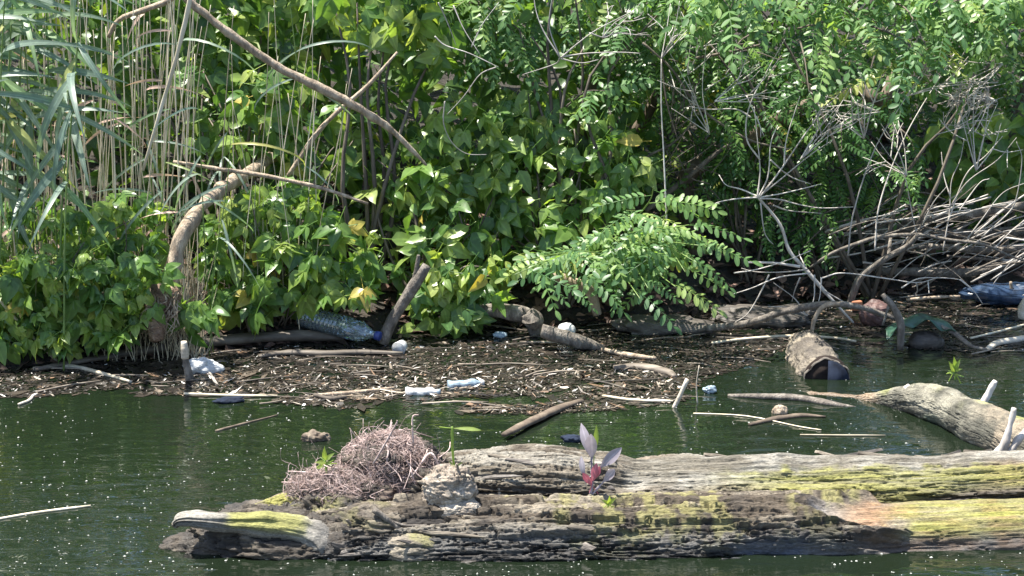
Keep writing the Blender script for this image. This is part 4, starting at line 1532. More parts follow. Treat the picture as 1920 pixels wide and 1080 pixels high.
dead_branch('low spread of bare bleached twigs over the dark debris, right of the sprout', G(1515, 600), [
    [(1515, 505), (1470, 510), (1420, 510), (1390, 503)], [(1520, 512), (1460, 520), (1410, 540), (1372, 552)], [(1527, 515), (1526, 560), (1513, 592)],
    [(1511, 592), (1490, 560), (1450, 530)], [(1442, 515), (1420, 560), (1400, 590), (1378, 604)], [(1514, 592), (1480, 577), (1440, 575)],
    [(1540, 522), (1580, 512), (1660, 522), (1720, 530), (1760, 521), (1800, 524)], [(1690, 540), (1725, 522), (1790, 522)], [(1800, 524), (1825, 545), (1842, 569)],
    [(1540, 520), (1538, 550), (1535, 565)], [(1500, 520), (1490, 545), (1485, 565)], [(1718, 530), (1720, 545), (1715, 555)], [(1740, 528), (1742, 550)], [(1545, 545), (1580, 565), (1600, 575)],
    ([(1500, 500), (1450, 493), (1395, 492)], (5, 4, 3)), [(1510, 500), (1500, 480), (1498, 470)], [(1376, 512), (1420, 505), (1470, 490), (1520, 470)]], 8.0, r0=2.8)
dead_branch('grey arched branch carrying the brush pile, bending down into the dark water', G(1590, 575), [
    ([(1592, 572), (1612, 522), (1652, 490), (1700, 462), (1722, 440)], (12, 12, 11, 9, 7)),
    ([(1518, 502), (1560, 475), (1612, 455), (1652, 444), (1720, 440), (1780, 450), (1842, 458), (1900, 482), (1960, 500)], (4, 6, 7, 7, 6.5, 6, 5, 4, 3)),
    ([(1666, 482), (1670, 445)], (7, 6)), [(1555, 440), (1620, 417), (1672, 412), (1702, 432)], [(1660, 440), (1710, 425), (1770, 415), (1820, 418)],
    [(1722, 440), (1735, 400), (1760, 380)], [(1700, 470), (1740, 480), (1790, 512), (1832, 552)], [(1740, 455), (1735, 480), (1725, 500)]], 8.45, 'greybark', 3.0)
dead_branch('tall curved bare twigs springing up from the brush pile at the right edge', P(1770, 470, 8.6), [
    [(1768, 470), (1780, 400), (1784, 340), (1800, 300), (1808, 260)], [(1776, 420), (1810, 330), (1850, 290), (1880, 255)], [(1780, 390), (1815, 340), (1870, 300), (1906, 258)],
    [(1782, 370), (1770, 330), (1765, 285)], [(1795, 400), (1835, 345), (1855, 335)], [(1812, 450), (1842, 410), (1880, 362), (1925, 342)], [(1840, 445), (1890, 400), (1906, 370), (1916, 300), (1906, 266)],
    [(1722, 450), (1712, 410), (1700, 345), (1695, 330)], [(1840, 569), (1868, 525), (1930, 450)], [(1868, 572), (1890, 562), (1930, 550)], [(1730, 420), (1750, 380), (1775, 350)], [(1860, 470), (1900, 430), (1930, 415)],
    [(1690, 460), (1720, 430), (1800, 400), (1900, 380)], [(1800, 470), (1860, 440), (1930, 425)]], 8.55, r0=2.6)
for lab, pts, r, Yv in (('thick grey log at the foot of the brush pile', [(1640, 508), (1720, 510), (1800, 512), (1895, 496)], [.02, .022, .025, .02], 8.75),
                        ('grey pole along the top of the brush pile', [(1690, 415), (1780, 408), (1860, 396), (1960, 380)], [.018, .02, .02], 8.85),
                        ('bleached pole in the middle of the brush pile', [(1640, 470), (1740, 462), (1850, 470), (1960, 462)], [.014, .016, .014], 8.8),
                        ('dark half-rotted log behind the brush pile twigs', [(1610, 445), (1690, 428), (1790, 440), (1950, 430)], [.02, .028, .024], 9.0)):
    stick('brush_log', lab, 'log', pts, r, 'greybark', Yv=Yv, seg=10)
for k in range(90):
    x, y = u(1610, 1940), u(385, 505)
    a = random.choice((u(-18, 18), u(10, 40)))
    l = u(60, 190)
    dx, dy = math.cos(R(a)) * l / 2, math.sin(R(a)) * l / 2
    bm_ = random.choice(('twig', 'twig', 'twig', 'greybark', 'darktwig'))
    tone_ = {'twig': 'bleached', 'greybark': 'grey', 'darktwig': 'dark brown'}[bm_]
    stick('brush_stick', tone_ + ' stick tangled in the brush pile at the right edge', 'stick', [(x - dx, y + dy), (x, y + u(-6, 6)), (x + dx, y - dy)], [u(.002, .007), u(.0015, .004)], bm_, Yv=u(8.6, 8.95), group=tone_ + ' sticks tangled in the brush pile', seg=6)
dead_branch('bare pale twigs forking in front of the foliage at the top centre', P(1050, 108, 7.95), [
    [(1050, 108), (1020, 60), (1005, 20), (1000, -20)], [(1050, 108), (1030, 50), (1036, -10)], [(1052, 108), (1085, 80), (1120, 55), (1178, 25)], [(1052, 107), (1100, 100), (1160, 98), (1200, 100)],
    [(1052, 110), (1090, 118), (1122, 112)], [(1105, 62), (1135, 70), (1155, 55)], [(1050, 108), (1040, 120), (980, 140)]], 7.85, r0=2.6)
dead_branch('pale curling twig hanging in front of the centre shrub', P(820, 70, 7.85), [
    [(815, 68), (835, 85), (880, 100), (935, 126)], [(930, 126), (900, 140), (870, 180), (838, 215)], [(834, 190), (832, 232), (848, 268), (875, 288), (912, 290)], [(850, 10), (870, 55), (900, 102)], [(822, 5), (840, 45), (855, 85)], [(884, 88), (905, 45), (935, 5)]], 7.8, r0=2.4)
fl = []
for (x, y, a, l, n_) in ((1650, 210, 150, 90, 4), (1700, 330, 120, 130, 5), (1790, 240, 45, 120, 5), (1330, 250, 130, 140, 5), (1560, 120, 60, 120, 4), (1290, 140, 60, 110, 4), (1870, 190, 170, 130, 6), (1760, 165, 10, 120, 5)):
    fl += fork(x, y, a, l, n_, 2)
dead_branch('thin bare grey twigs threading the thicket in the upper right', P(1600, 400, 8.5), fl + [([(1640, 470), (1650, 380), (1700, 250), (1790, 100)], (3, 2.5, 2, 1.5))], 8.4, r0=2.0)
fl2 = []
for (x, y, a, l, n_) in ((1240, 110, 70, 110, 5), (1340, 190, 20, 130, 5), (1500, 300, 70, 150, 6), (1620, 260, 110, 120, 5), (1700, 180, 30, 150, 6), (1830, 320, 80, 130, 6), (1880, 120, 200, 130, 6), (1130, 70, 40, 90, 4)):
    fl2 += fork(x, y, a, l, n_, 2)
dead_branch('pale thin bare twigs veiling the foliage from upper centre to the right edge', P(1600, 420, 8.2), fl2 + [([(1590, 480), (1600, 400), (1640, 280), (1700, 180)], (3, 2.4, 1.8, 1.2)), ([(1250, 420), (1245, 300), (1240, 200), (1240, 110)], (3, 2.4, 2, 1.4))], 8.05, r0=2.0)
dead_branch('dark arching branches threading the thicket left of the fanning bare branch', P(1290, 420, 8.6), [
    ([(1210, 395), (1280, 340), (1340, 290), (1370, 270)], (9, 9, 8, 6)), ([(1205, 80), (1260, 130), (1310, 200), (1400, 260), (1480, 280)], (4, 4, 4, 3)), ([(1160, 330), (1220, 290), (1260, 270), (1300, 230)], (4, 4, 3)),
    ([(1300, 110), (1380, 95), (1440, 80)], (5, 4, 3)), ([(1270, 290), (1290, 330), (1330, 345)], (3, 2, 2)), ([(1240, 110), (1250, 190), (1270, 260)], (3, 3, 2))] + fork(1260, 250, 60, 120, 6, 2) + fork(1230, 330, 40, 110, 5, 2), 8.5, 'darktwig', 2.4)

# level branch and arch over the debris on the right
stick('arched_branch', 'long grey-brown branch lying from the sprout to the post across the debris', 'branch', [(1180, 622), (1250, 616), (1320, 616), (1400, 606), (1475, 583), (1555, 570), (1612, 576), (1655, 590), (1715, 604), (1760, 606)], [.009, .014, .016, .016, .015, .012, .011, .008], 'greybark', Yv=[8.05, 8.03, 8.0, 7.95, 7.9, 7.85, 7.85, 7.9, 7.9, 7.9], seg=9, n=50)
stick('arched_branch', 'small curved branch arching into the water beside the floating stump', 'branch', [(1522, 622), (1528, 596), (1545, 574), (1575, 569)], [.009, .01, .010, .008], 'tan', Yv=7.8, seg=8)
stick('post', 'bent grey stake standing in the water behind the round stump', 'post', [(1655, 552), (1678, 580), (1690, 612), (1688, 655)], [.010, .016, .017, .017], 'greybark', Yv=7.72, seg=9)
stick('stick', 'thin grey stick propped beside the bent stake', 'stick', [(1670, 560), (1664, 580), (1655, 610)], [.006, .006, .005], 'greybark', Yv=7.85)
stick('drift_branch', 'slender grey branch slanting into the water below the green plastic sheet', 'branch', [(1690, 600), (1742, 606), (1785, 622), (1820, 648), (1850, 655)], [.009, .010, .010, .006], 'greybark', Yv=[7.9, 7.85, 7.75, 7.66, 7.62], seg=8)
stick('stick', 'short pale stick standing out of the water at centre right', 'stick', [(1262, 768), (1275, 742), (1289, 711)], [.009, .009, .008], 'palewood', Yv=6.92, seg=8)
stick('stick', 'hair-thin upright twig in the water right of the pale standing stick', 'stick', [(1308, 760), (1306, 720), (1311, 685)], [.003, .002], 'palewood', Yv=6.98)

# ------------------------------------------------------------------ logs and sticks on the water
for nm, lab, pts, r, mat, z in (
    ('drift_log', 'long flattened pale log at the foot of the left bank', [(65, 693), (200, 668), (330, 648), (470, 634), (560, 629), (645, 634)], [.012, .022, .03, .034, .036, .02], 'stick', [.01, .02, .03, .035, .035, .02]),
    ('drift_log', 'twisted pale driftwood in the debris below the bottle', [(485, 668), (540, 661), (610, 663), (680, 660), (755, 662)], [.01, .018, .02, .018, .008], 'stick', .012),
    ('drift_log', 'dark rough branch poking out of the water left of the red-leaved seedling', [(945, 815), (1000, 788), (1050, 765), (1090, 752)], [.014, .02, .02, .014], 'bark', [.02, .015, .01, .0]),
    ('drift_log', 'smooth grey drift branch floating in front of the floating stump', [(1365, 742), (1430, 743), (1500, 746), (1550, 756), (1605, 764)], [.01, .018, .02, .018, .006], 'greybark', [.0, .008, .008, .004, -.004]),
    ('drift_log', 'dark waterlogged branch floating below the grey drift branch', [(1405, 796), (1450, 786), (1500, 779), (1548, 781)], [.008, .014, .013, .005], 'bark', .004),
    ('drift_log', 'pale drift branch at the right edge beyond the bent stake', [(1850, 655), (1870, 643), (1905, 637), (1960, 628)], [.012, .018, .02, .018], 'palewood', .012),
    ('drift_log', 'olive sunken branch end in the debris right of the gnarled root', [(1150, 690), (1200, 688), (1250, 698), (1265, 706)], [.02, .026, .024, .012], 'stick', .006),
    ('stick', 'straight tan reed stem leaning into the water at the left edge', [(-20, 540), (45, 615), (110, 680)], [.008, .008, .008], 'stalk', [.34, .16, .0]),
    ('stick', 'pale flattened reed stem floating at the left below the leaning one', [(62, 692), (130, 687), (190, 700), (246, 716)], [.010, .012, .010, .007], 'stalk', .006),
    ('stick', 'long thin stick floating on open water at the far left', [(-30, 978), (60, 962), (170, 948)], [.005, .005, .004], 'stalk', .003),
    ('stick', 'thin straw floating across the water right of the seedling', [(1300, 775), (1400, 780), (1500, 800), (1540, 806)], [.003, .003, .002], 'stalk', .003),
    ('stick', 'thin straw floating near the upper log, lower right', [(1500, 815), (1580, 816), (1660, 816)], [.003, .004, .002], 'stalk', .003),
    ('stick', 'long tan stick floating behind the floating stump', [(1335, 643), (1400, 635), (1480, 630), (1560, 633), (1605, 640)], [.007, .008, .007, .006], 'stalk', .012),
    ('stick', 'tan stick floating at the right edge of the debris', [(1820, 634), (1870, 622), (1930, 606)], [.006, .006, .005], 'stalk', .01),
    ('stick', 'reddish-brown sunken stick on the open water left of the root mass', [(405, 808), (450, 796), (520, 778)], [.006, .006, .003], 'bark', .002),
    ('stick', 'pale stick at the front rim of the debris, left', [(345, 738), (430, 741), (520, 742)], [.006, .007, .005], 'stalk', .006),
    ('stick', 'orange-brown stick at the front rim of the debris, centre left', [(590, 742), (660, 736), (740, 727)], [.010, .010, .007], 'tan', .008),
    ('stick', 'dark stick end at the front rim of the debris, centre left', [(590, 740), (620, 747), (650, 744)], [.010, .010, .008], 'darktwig', .012),
    ('stick', 'short white curled root floating at the far left', [(35, 758), (55, 750), (62, 742), (70, 738)], [.006, .007, .005], 'palewood', .005),
    ('stick', 'yellow flat stick in the debris right of the gnarled root', [(1130, 655), (1180, 666), (1230, 672)], [.012, .014, .008], 'tan', .012),
    ('stick', 'level tan stem in front of the pale standing stick', [(1130, 742), (1190, 750), (1262, 752)], [.006, .007, .006], 'stalk', .006),
):
    stick(nm, lab, 'log' if nm == 'drift_log' else 'stick', pts, r, mat, z=z, flat=.7 if nm == 'drift_log' else .85, seg=9 if nm == 'drift_log' else 6)

RAFT = [(-60, 700), (150, 668), (330, 655), (600, 640), (720, 640), (900, 612), (1250, 602), (1400, 566), (1640, 548), (1980, 540), (1980, 655), (1850, 662), (1700, 655), (1640, 650), (1560, 648), (1470, 656), (1415, 682), (1330, 710), (1285, 752), (1180, 768), (1000, 778), (800, 775), (620, 765), (400, 745), (200, 738), (-60, 750)]
for k in range(85):
    x, y = rand_in(RAFT)
    p = G(x, y, .008)
    a = random.gauss(0, .38)
    L_ = u(.06, .30)
    dv = V(math.cos(a), math.sin(a), 0) * L_ / 2
    mb = MB()
    r = u(.0012, .0042)
    tube(mb, [p - dv, p + V(0, u(-.012, .012), u(0, .006)), p + dv], [r, r, r * .6], 5, 7, .15)
    o = link('floating_twig', mb.mesh('floating_twig', M['stick'], offset=p), loc=p)
    tag(o, 'short twig lying in the floating debris along the bank', 'twig', 'short twigs in the floating debris')

# litter raft: flakes of bark, leaf and straw, too many to count
PAL = np.array([[.014, .012, .010], [.025, .020, .016], [.045, .036, .028], [.075, .06, .046], [.13, .105, .08], [.23, .19, .145], [.36, .32, .26], [.55, .52, .48], [.17, .11, .07]])
PW = np.array([.36, .28, .16, .08, .05, .03, .02, .02, .02])


def flakes(n, size, zr, weights, poly, aniso=1.6, tilt=.18, spread=.8, gap=.42):
    xy = np.array([rand_in(poly) for _ in range(n)])
    g_ = fbm(np.stack([xy[:, 0] / 70, xy[:, 1] / 16, 0 * xy[:, 0]], -1), 4)
    open_ = sstep(1350, 1500, xy[:, 0]) * .35 + sstep(690, 765, xy[:, 1]) * .45
    xy = xy[g_ > open_ - gap]
    n = len(xy)
    p = np.array([tuple(G(a, b, 0)) for a, b in xy])
    p[:, 2] = rng.uniform(*zr, n)
    s = rng.lognormal(math.log(size), .5, n)
    a = rng.normal(0, spread, n)
    ex = np.stack([np.cos(a), np.sin(a), rng.normal(0, tilt, n)], -1)
    ey = np.stack([-np.sin(a), np.cos(a), rng.normal(0, tilt, n)], -1)
    an = rng.uniform(1, aniso * 2, n)
    k = 5
    ang = np.linspace(0, 2 * math.pi, k, endpoint=False)[None] + rng.uniform(-.4, .4, (n, k))
    rr = rng.uniform(.6, 1.1, (n, k))
    v = p[:, None] + (ex * (s * an)[:, None])[:, None] * (np.cos(ang) * rr)[..., None] + (ey * s[:, None])[:, None] * (np.sin(ang) * rr)[..., None]
    v[..., 2] = np.maximum(v[..., 2], .0012)
    f = (np.arange(n) * k)[:, None] + np.arange(k)[None]
    ci = rng.choice(len(PAL), n, p=weights / weights.sum())
    col = np.clip(PAL[ci] * rng.uniform(.75, 1.4, (n, 1)), 0, 1)
    return v.reshape(-1, 3), f, np.concatenate([np.repeat(col, k, 0), np.ones((n * k, 1))], -1)


v1, f1, c1 = flakes(13000, .0068, (.0015, .003), np.array([.45, .36, .14, .04, .01, .0, .0, .0, .01]), RAFT, 2.0, .05, gap=.55)
v2, f2, c2 = flakes(27000, .0022, (.002, .006), PW, RAFT, 2.0, .3)
FRONT = [(330, 700), (700, 690), (1250, 690), (1285, 752), (1180, 768), (1000, 778), (800, 775), (560, 762), (330, 742)]
v3, f3, c3 = flakes(2600, .0028, (.004, .009), np.array([.12, .16, .18, .15, .13, .1, .07, .05, .1]), FRONT, 4.0, .35)
RUSTY = [(640, 738), (760, 728), (900, 738), (960, 752), (1000, 768), (900, 775), (760, 765), (660, 752)]
v4, f4, c4 = flakes(700, .0020, (.003, .009), np.array([0, .1, .15, .15, .15, .12, .08, .04, .2]), RUSTY, 9.0, .15, .22)
parts_ = [(v1, f1, c1), (v2, f2, c2), (v3, f3, c3), (v4, f4, c4)]
offs_ = np.cumsum([0] + [len(q_[0]) for q_ in parts_])
vv = np.concatenate([q_[0] for q_ in parts_])
cc = np.concatenate([q_[2] for q_ in parts_])
ff = np.concatenate([q_[1] + o_ for q_, o_ in zip(parts_, offs_)])
tag(link('floating_debris', np_mesh('floating_debris', vv, ff, M['piece'], {'Col': cc}, smooth=False)), 'raft of brown bark, leaf and straw litter floating along the bank', 'debris', kind='stuff')

# white seed fluff and bubbles scattered over the open water
n_ = 1900
fx = rng.uniform(-100, 2020, n_)
fy = 700 + 400 * rng.random(n_) ** .9
pp = np.array([tuple(G(a, b, .002)) for a, b in zip(fx, fy)])
keep = vnoise(pp * 2.2 + 3) > -.35
pp = pp[keep]
n_ = len(pp)
s = rng.lognormal(math.log(.0020), .42, n_)
ang = np.linspace(0, 2 * math.pi, 6, endpoint=False)
v = pp[:, None] + np.stack([np.cos(ang), np.sin(ang), 0 * ang], -1)[None] * (s[:, None] * rng.uniform(.6, 1.3, (n_, 6)))[..., None]
topv = pp + np.stack([0 * s, 0 * s, s * .7], -1)
av = np.concatenate([v.reshape(-1, 3), topv])
b0 = (np.arange(n_) * 6)[:, None]
tri = np.stack([b0 + np.arange(6)[None], b0 + (np.arange(6)[None] + 1) % 6, np.broadcast_to(n_ * 6 + np.arange(n_)[:, None], (n_, 6))], -1).reshape(-1, 3)
tag(link('floating_fluff', np_mesh('floating_fluff', av, tri, plain_mat('fluff', (.27, .28, .255), .8, .2))), 'white seed fluff specks scattered over the open water', 'seed fluff', kind='stuff')


# ------------------------------------------------------------------ rubbish and small things
def lathe(mb, prof, origin, axis, seg=24, wob=None):
    ax = Vector(axis).normalized()
    s = ax.orthogonal().normalized()
    t = ax.cross(s)
    th = np.linspace(0, 2 * math.pi, seg, endpoint=False)
    v = []
    for (d, r) in prof:
        c = Vector(origin) + ax * d
        for a in th:
            k = 1 + (wob(d, a) if wob else 0)
            v.append(c + (s * math.cos(a) + t * math.sin(a)) * r * k)
    n_ = len(prof)
    i_ = np.arange(n_ - 1)[:, None] * seg
    j = np.arange(seg)[None]
    j2 = (j + 1) % seg
    mb.add([tuple(x) for x in v], np.stack([i_ + j, i_ + j2, i_ + seg + j2, i_ + seg + j], -1).reshape(-1, 4))
    return mb


a_, b_ = P(565, 592, 7.93), P(706, 629, 7.78)
L_ = (b_ - a_).length
bt = thing('plastic_bottle', 'large crumpled clear plastic bottle with blue cap lying at the water edge', 'bottle', a_)
prof = [(0, .005), (.004, .046), (.02, .05)]
for k in range(9):
    d = .03 + k * (L_ * .55 - .03) / 9
    prof += [(d, .050), (d + .008, .046), (d + .014, .050)]
prof += [(L_ * .58, .050), (L_ * .68, .051), (L_ * .78, .047), (L_ * .86, .036), (L_ * .93, .02), (L_ * .96, .016), (L_, .016)]
crumple = lambda d, a: (.22 * math.sin(3 * a + d * 40) * math.sin(a + d * 55) * max(0, min(1, (d - L_ * .52) * 18)) * max(0, min(1, (L_ * .92 - d) * 20)))
mb = lathe(MB(), prof, a_, b_ - a_, 32, crumple)
link('body', mb.mesh('body', M['clear'], smooth=False, offset=a_), bt)
mb = lathe(MB(), [(L_ - .006, .017), (L_ - .004, .02), (L_ + .018, .02), (L_ + .02, .016), (L_ + .021, .001)], a_, b_ - a_, 18)
link('cap', mb.mesh('cap', M['bluecap'], offset=a_), bt)

p = G(752, 652, .02)
cup = thing('foam_cup', 'small round white foam cup floating below the blue bottle cap', 'cup', p)
mb = lathe(MB(), [(0, .001), (.001, .026), (.004, .029), (.04, .024), (.041, .0)], p + V(-.008, -.02, .002), (.35, 1, .12), 20)
link('cup_body', mb.mesh('cup_body', M['white'], offset=p), cup)
mb = lathe(MB(), [(0, .028), (-.003, .031), (-.005, .030), (-.005, .027)], p + V(-.008, -.02, .002), (.35, 1, .12), 20)
link('cup_rim', mb.mesh('cup_rim', M['white'], offset=p), cup)


def crumpled(name, label, cat, center, rad, mat, seed, amp=.45, freq=14, facets=True):
    freq = 1.3 / (sum(rad) / 3)
    t = np.array(tuple(center))
    ob = blob(center, rad, 22, 30, lambda b, d: amp * fbm(b * freq + seed, 3) + amp * .5 * np.abs(fbm(b * freq * 1.7 + seed, 2)), None, M[mat], name)
    co = np.empty(len(ob.data.vertices) * 3)
    ob.data.vertices.foreach_get('co', co)
    co = co.reshape(-1, 3) - t
    ob.data.vertices.foreach_set('co', co.ravel())
    ob.location = center
    if facets:
        ob.data.polygons.foreach_set('use_smooth', np.zeros(len(ob.data.polygons), bool))
    return tag(ob, label, cat)


crumpled('plastic_bag', 'crumpled white plastic bag floating at the left beside the pale stub', 'bag', G(380, 688, .02), (.08, .045, .036), 'white', 3)
crumpled('foam_scrap', 'white and pale blue foam scrap under the sprout beside the gnarled root', 'scrap', G(1062, 620, .03), (.038, .035, .034), 'white', 5, .2)
crumpled('foam_scrap', 'small pale wedge of foam in the dark under the centre shrub', 'scrap', G(938, 628, .012), (.03, .02, .014), 'paleblue', 8, .3)


def small_bottle(label, px_, py_, ang, mat, cap, L_=.15, r_=.022):
    p0 = G(px_, py_, .008)
    t = thing('small_bottle', label, 'bottle', p0)
    d_ = V(math.cos(ang), math.sin(ang), .04)
    st_ = p0 - d_ * L_ / 2
    dent = lambda d, a: -.30 * max(0, math.sin(a * 1.0 + 1.2)) * math.sin(min(1, d / L_ * 1.3) * math.pi) + .08 * math.sin(d * 130 + 2 * a)
    mb = lathe(MB(), [(0, .001), (.002, r_ * .9), (.01, r_)] + [(L_ * f, r_) for f in (.15, .25, .35, .45, .55, .65)] + [(L_ * .75, r_ * .85), (L_ * .85, r_ * .5), (L_ * .92, r_ * .42)], st_, d_, 18, dent)
    link('body', mb.mesh('body', M[mat], smooth=False, offset=p0), t)
    mb = lathe(MB(), [(L_ * .9, r_ * .4), (L_ * .905, r_ * .52), (L_, r_ * .52), (L_ * 1.005, r_ * .4), (L_ * 1.006, .0005)], st_, d_, 14)
    link('cap', mb.mesh('cap', M[cap], offset=p0), t)


small_bottle('pale blue crushed plastic bottle floating in the middle of the debris', 873, 720, .15, 'paleblue', 'white')
small_bottle('whitish crushed plastic bottle left of the pale blue one in the debris', 793, 735, -.1, 'white', 'paleblue', .14)
crumpled('plastic_scrap', 'lilac plastic scrap floating right of the pale standing stick', 'scrap', G(1330, 730, .014), (.022, .018, .014), 'paleblue', 15, .6)
crumpled('plastic_scrap', 'mauve-grey flat scrap floating behind the red-leaved seedling', 'scrap', G(1076, 822, .008), (.04, .026, .012), 'bluegrey', 17, .6)
crumpled('plastic_scrap', 'grey plastic scrap at the front rim of the debris, left', 'scrap', G(430, 750, .006), (.06, .03, .010), 'bluegrey', 19, .7)
crumpled('rubbish_bag', 'maroon rubbish bag in the debris behind the bent stake', 'bag', G(1640, 588, .05), (.065, .05, .06), 'maroon', 21, .3)
crumpled('plastic_scrap', 'purple-blue plastic scrap below the maroon bag', 'scrap', G(1632, 598, .015), (.035, .03, .028), 'purple', 23, .3)
crumpled('blue_bag', 'dark blue plastic sheet under the brush pile at the right edge', 'sheet', G(1900, 552, .05), (.22, .06, .045), 'bluebag', 25, .6)
crumpled('rag', 'dull tan rounded object at the right edge of the debris', 'debris', G(1925, 585, .03), (.04, .04, .07), 'palewood', 27, .2)
crumpled('stone', 'dark rounded lump in the water below the green plastic sheet', 'lump', G(1735, 640, .02), (.075, .05, .05), 'plate_dark', 29, .25, facets=False)
crumpled('drift_chunk', 'small brown chunk beside the grey drift branch', 'chunk', G(1462, 770, .01), (.03, .02, .022), 'tan', 31, .3)
crumpled('drift_chunk', 'brown twig clump half sunk in open water left of the root mass', 'chunk', G(590, 822, .004), (.04, .03, .022), 'bark', 33, .8)
crumpled('dark_rubble', 'dark ragged litter heap on the bank right of the sprout', 'heap', G(1420, 592, .03), (.24, .10, .04), 'plate_dark', 35, .7)
crumpled('dark_rubble', 'purplish dark litter heap under the sprout', 'heap', G(1235, 612, .02), (.20, .08, .04), 'plate_dark', 37, .6)
# orange block
p = G(1606, 572, .035)
mb = MB()
import itertools
v = np.array(list(itertools.product((-1, 1), repeat=3)), float) * [.026, .02, .022]
v += rng.normal(0, .003, v.shape)
mb.add(v, [(0, 1, 3, 2), (4, 6, 7, 5), (0, 4, 5, 1), (2, 3, 7, 6), (0, 2, 6, 4), (1, 5, 7, 3)])
o = link('orange_block', mb.mesh('orange_block', M['orange'], smooth=False), loc=p)
bv = o.modifiers.new('bevel', 'BEVEL')
bv.width = .006
bv.segments = 2
tag(o, 'small orange brick-like block beside the maroon bag', 'block')
# brown post piece right
stick('stick', 'orange-brown stub standing in front of the blue sheet', 'stick', [(1893, 565), (1896, 545), (1895, 528)], [.009, .009, .006], 'tan', Yv=8.5)
stick('stick', 'orange stick lying under the brush pile', 'stick', [(1700, 562), (1760, 557), (1800, 556)], [.007, .008, .006], 'tan', Yv=8.5)
# green plastic sheet draped over a branch
mb = MB()
nu_, nv_ = 40, 8
g = np.zeros((nu_, nv_, 3))
edge_t = spline([P(1660, 618, 7.82), P(1690, 600, 7.86), P(1730, 590, 7.9), P(1765, 600, 7.9), P(1795, 622, 7.8)], nu_)
edge_b = spline([P(1662, 632, 7.72), P(1690, 616, 7.72), P(1725, 606, 7.76), P(1760, 612, 7.76), P(1790, 628, 7.72)], nu_)
for k in range(nv_):
    f = k / (nv_ - 1)
    g[:, k] = edge_t * (1 - f) + edge_b * f
    g[:, k, 2] += .012 * np.sin(np.linspace(0, 17, nu_) + f * 4) * (.4 + f)
i_ = np.arange(nu_ - 1)[:, None] * nv_ + np.arange(nv_ - 1)[None]
mb.add(g.reshape(-1, 3), np.stack([i_, i_ + nv_, i_ + nv_ + 1, i_ + 1], -1).reshape(-1, 4))
o = link('plastic_sheet', mb.mesh('plastic_sheet', M['greenplastic']))
sm = o.modifiers.new('thickness', 'SOLIDIFY')
sm.thickness = .003
tag(o, 'crumpled green plastic sheet caught on a branch behind the bent stake', 'sheet')

# floating stump with a dark round end
st = thing('floating_stump', 'thick mossy stump floating upright in dark water, its dark round end facing forward', 'stump', G(1530, 690))


def surf_stump(px, py, S, TH, base):
    n1 = fbm(base * 14 + 60, 4)
    h = fbm(base * 11, 4) * .03 + bark_relief(S, TH, base, .012, 14, .06, 5)[0]
    col = mixc(np.array([.09, .075, .06]), np.array([.26, .22, .165]), sstep(-.35, .35, n1))
    return h, col, np.clip(.7 + .2 * n1, .3, 1)


log_surface('trunk', [G(1508, 652, -.01), G(1518, 668, .005), G(1535, 692, .0), G(1546, 708, -.01)], [.06, .085, .09, .086], 90, 80, surf_stump, st)
fc = G(1551, 714, -.008)
ax = (G(1545, 716, 0) - G(1512, 645, 0)).normalized()
mb = lathe(MB(), [(0, .001), (.004, .09), (-.05, .094)], fc, ax, 40)
link('cut_end', mb.mesh('cut_end', M['darkend'], offset=st.location), st)
mb = lathe(MB(), [(.006, .089), (.007, .091), (-.004, .094), (-.012, .093)], fc, ax, 40, lambda d, a: .04 * math.sin(5 * a) + .03 * math.sin(11 * a + 1))
link('rim', mb.mesh('rim', M['greybark'], offset=st.location), st)
# blue-grey half of the end face
k = 18
aa = np.linspace(-math.pi / 2, math.pi / 2, k)
s_v = ax.cross(V(0, 0, 1)).normalized()
if s_v.x < 0:
    s_v = -s_v
u_v = ax.cross(s_v)
fv = [fc + ax * .012] + [fc + ax * .010 + s_v * math.cos(t) * .088 + u_v * math.sin(t) * .088 for t in aa]
mb = MB()
mb.add([tuple(x) for x in fv], None, [(0, i_ + 1, i_ + 2) for i_ in range(k - 1)])
o = link('blue_patch', mb.mesh('blue_patch', M['bluegrey'], offset=st.location), st)
o.modifiers.new('thickness', 'SOLIDIFY').thickness = .004

# pale stub standing in the debris at left
stub = thing('broken_stub', 'pale upright broken stub standing in the debris beside the white bag', 'stub', G(350, 708))
for pts_, rr, mt_ in (([(345, 640), (346, 655), (347, 672)], [.012, .017, .016], 'palewood'), ([(347, 670), (351, 690), (356, 712)], [.013, .017, .02], 'greybark')):
    mb = MB()
    tube(mb, [P(x, y, 7.28) for x, y in pts_], rr, 10, 10, .15)
    link('stem', mb.mesh('stem', M[mt_], offset=stub.location), stub)

# dried root tuft hanging under the curved trunk
tuft = thing('root_tuft', 'brown dried root tuft hanging under the curved dead trunk', 'roots', P(300, 600, 7.5))
blob(P(308, 568, 7.53), (.05, .04, .06), 50, 70, bark_disp(.5, 30, 30, 44), dark_bark_col((.10, .06, .04), (.24, .15, .10), (.45, .34, .25), 0, 44), name='core', parent=tuft)
blob(P(292, 610, 7.50), (.028, .025, .05), 40, 50, bark_disp(.5, 30, 30, 54), dark_bark_col((.14, .09, .06), (.30, .2, .14), (.45, .34, .25), 0, 54), name='core', parent=tuft)
for k in range(60):
    x, y = u(280, 335), u(545, 600)
    pts_ = [P(x, y, u(7.44, 7.5)), P(x + u(-16, 10), y + u(10, 22), u(7.43, 7.5)), P(x + u(-28, 10), y + u(22, 46), u(7.43, 7.5))]
    mb = MB()
    tube(mb, pts_, [u(.002, .004), .001], 4, 7)
    link('root', mb.mesh('root', M['tan'], offset=tuft.location), tuft)

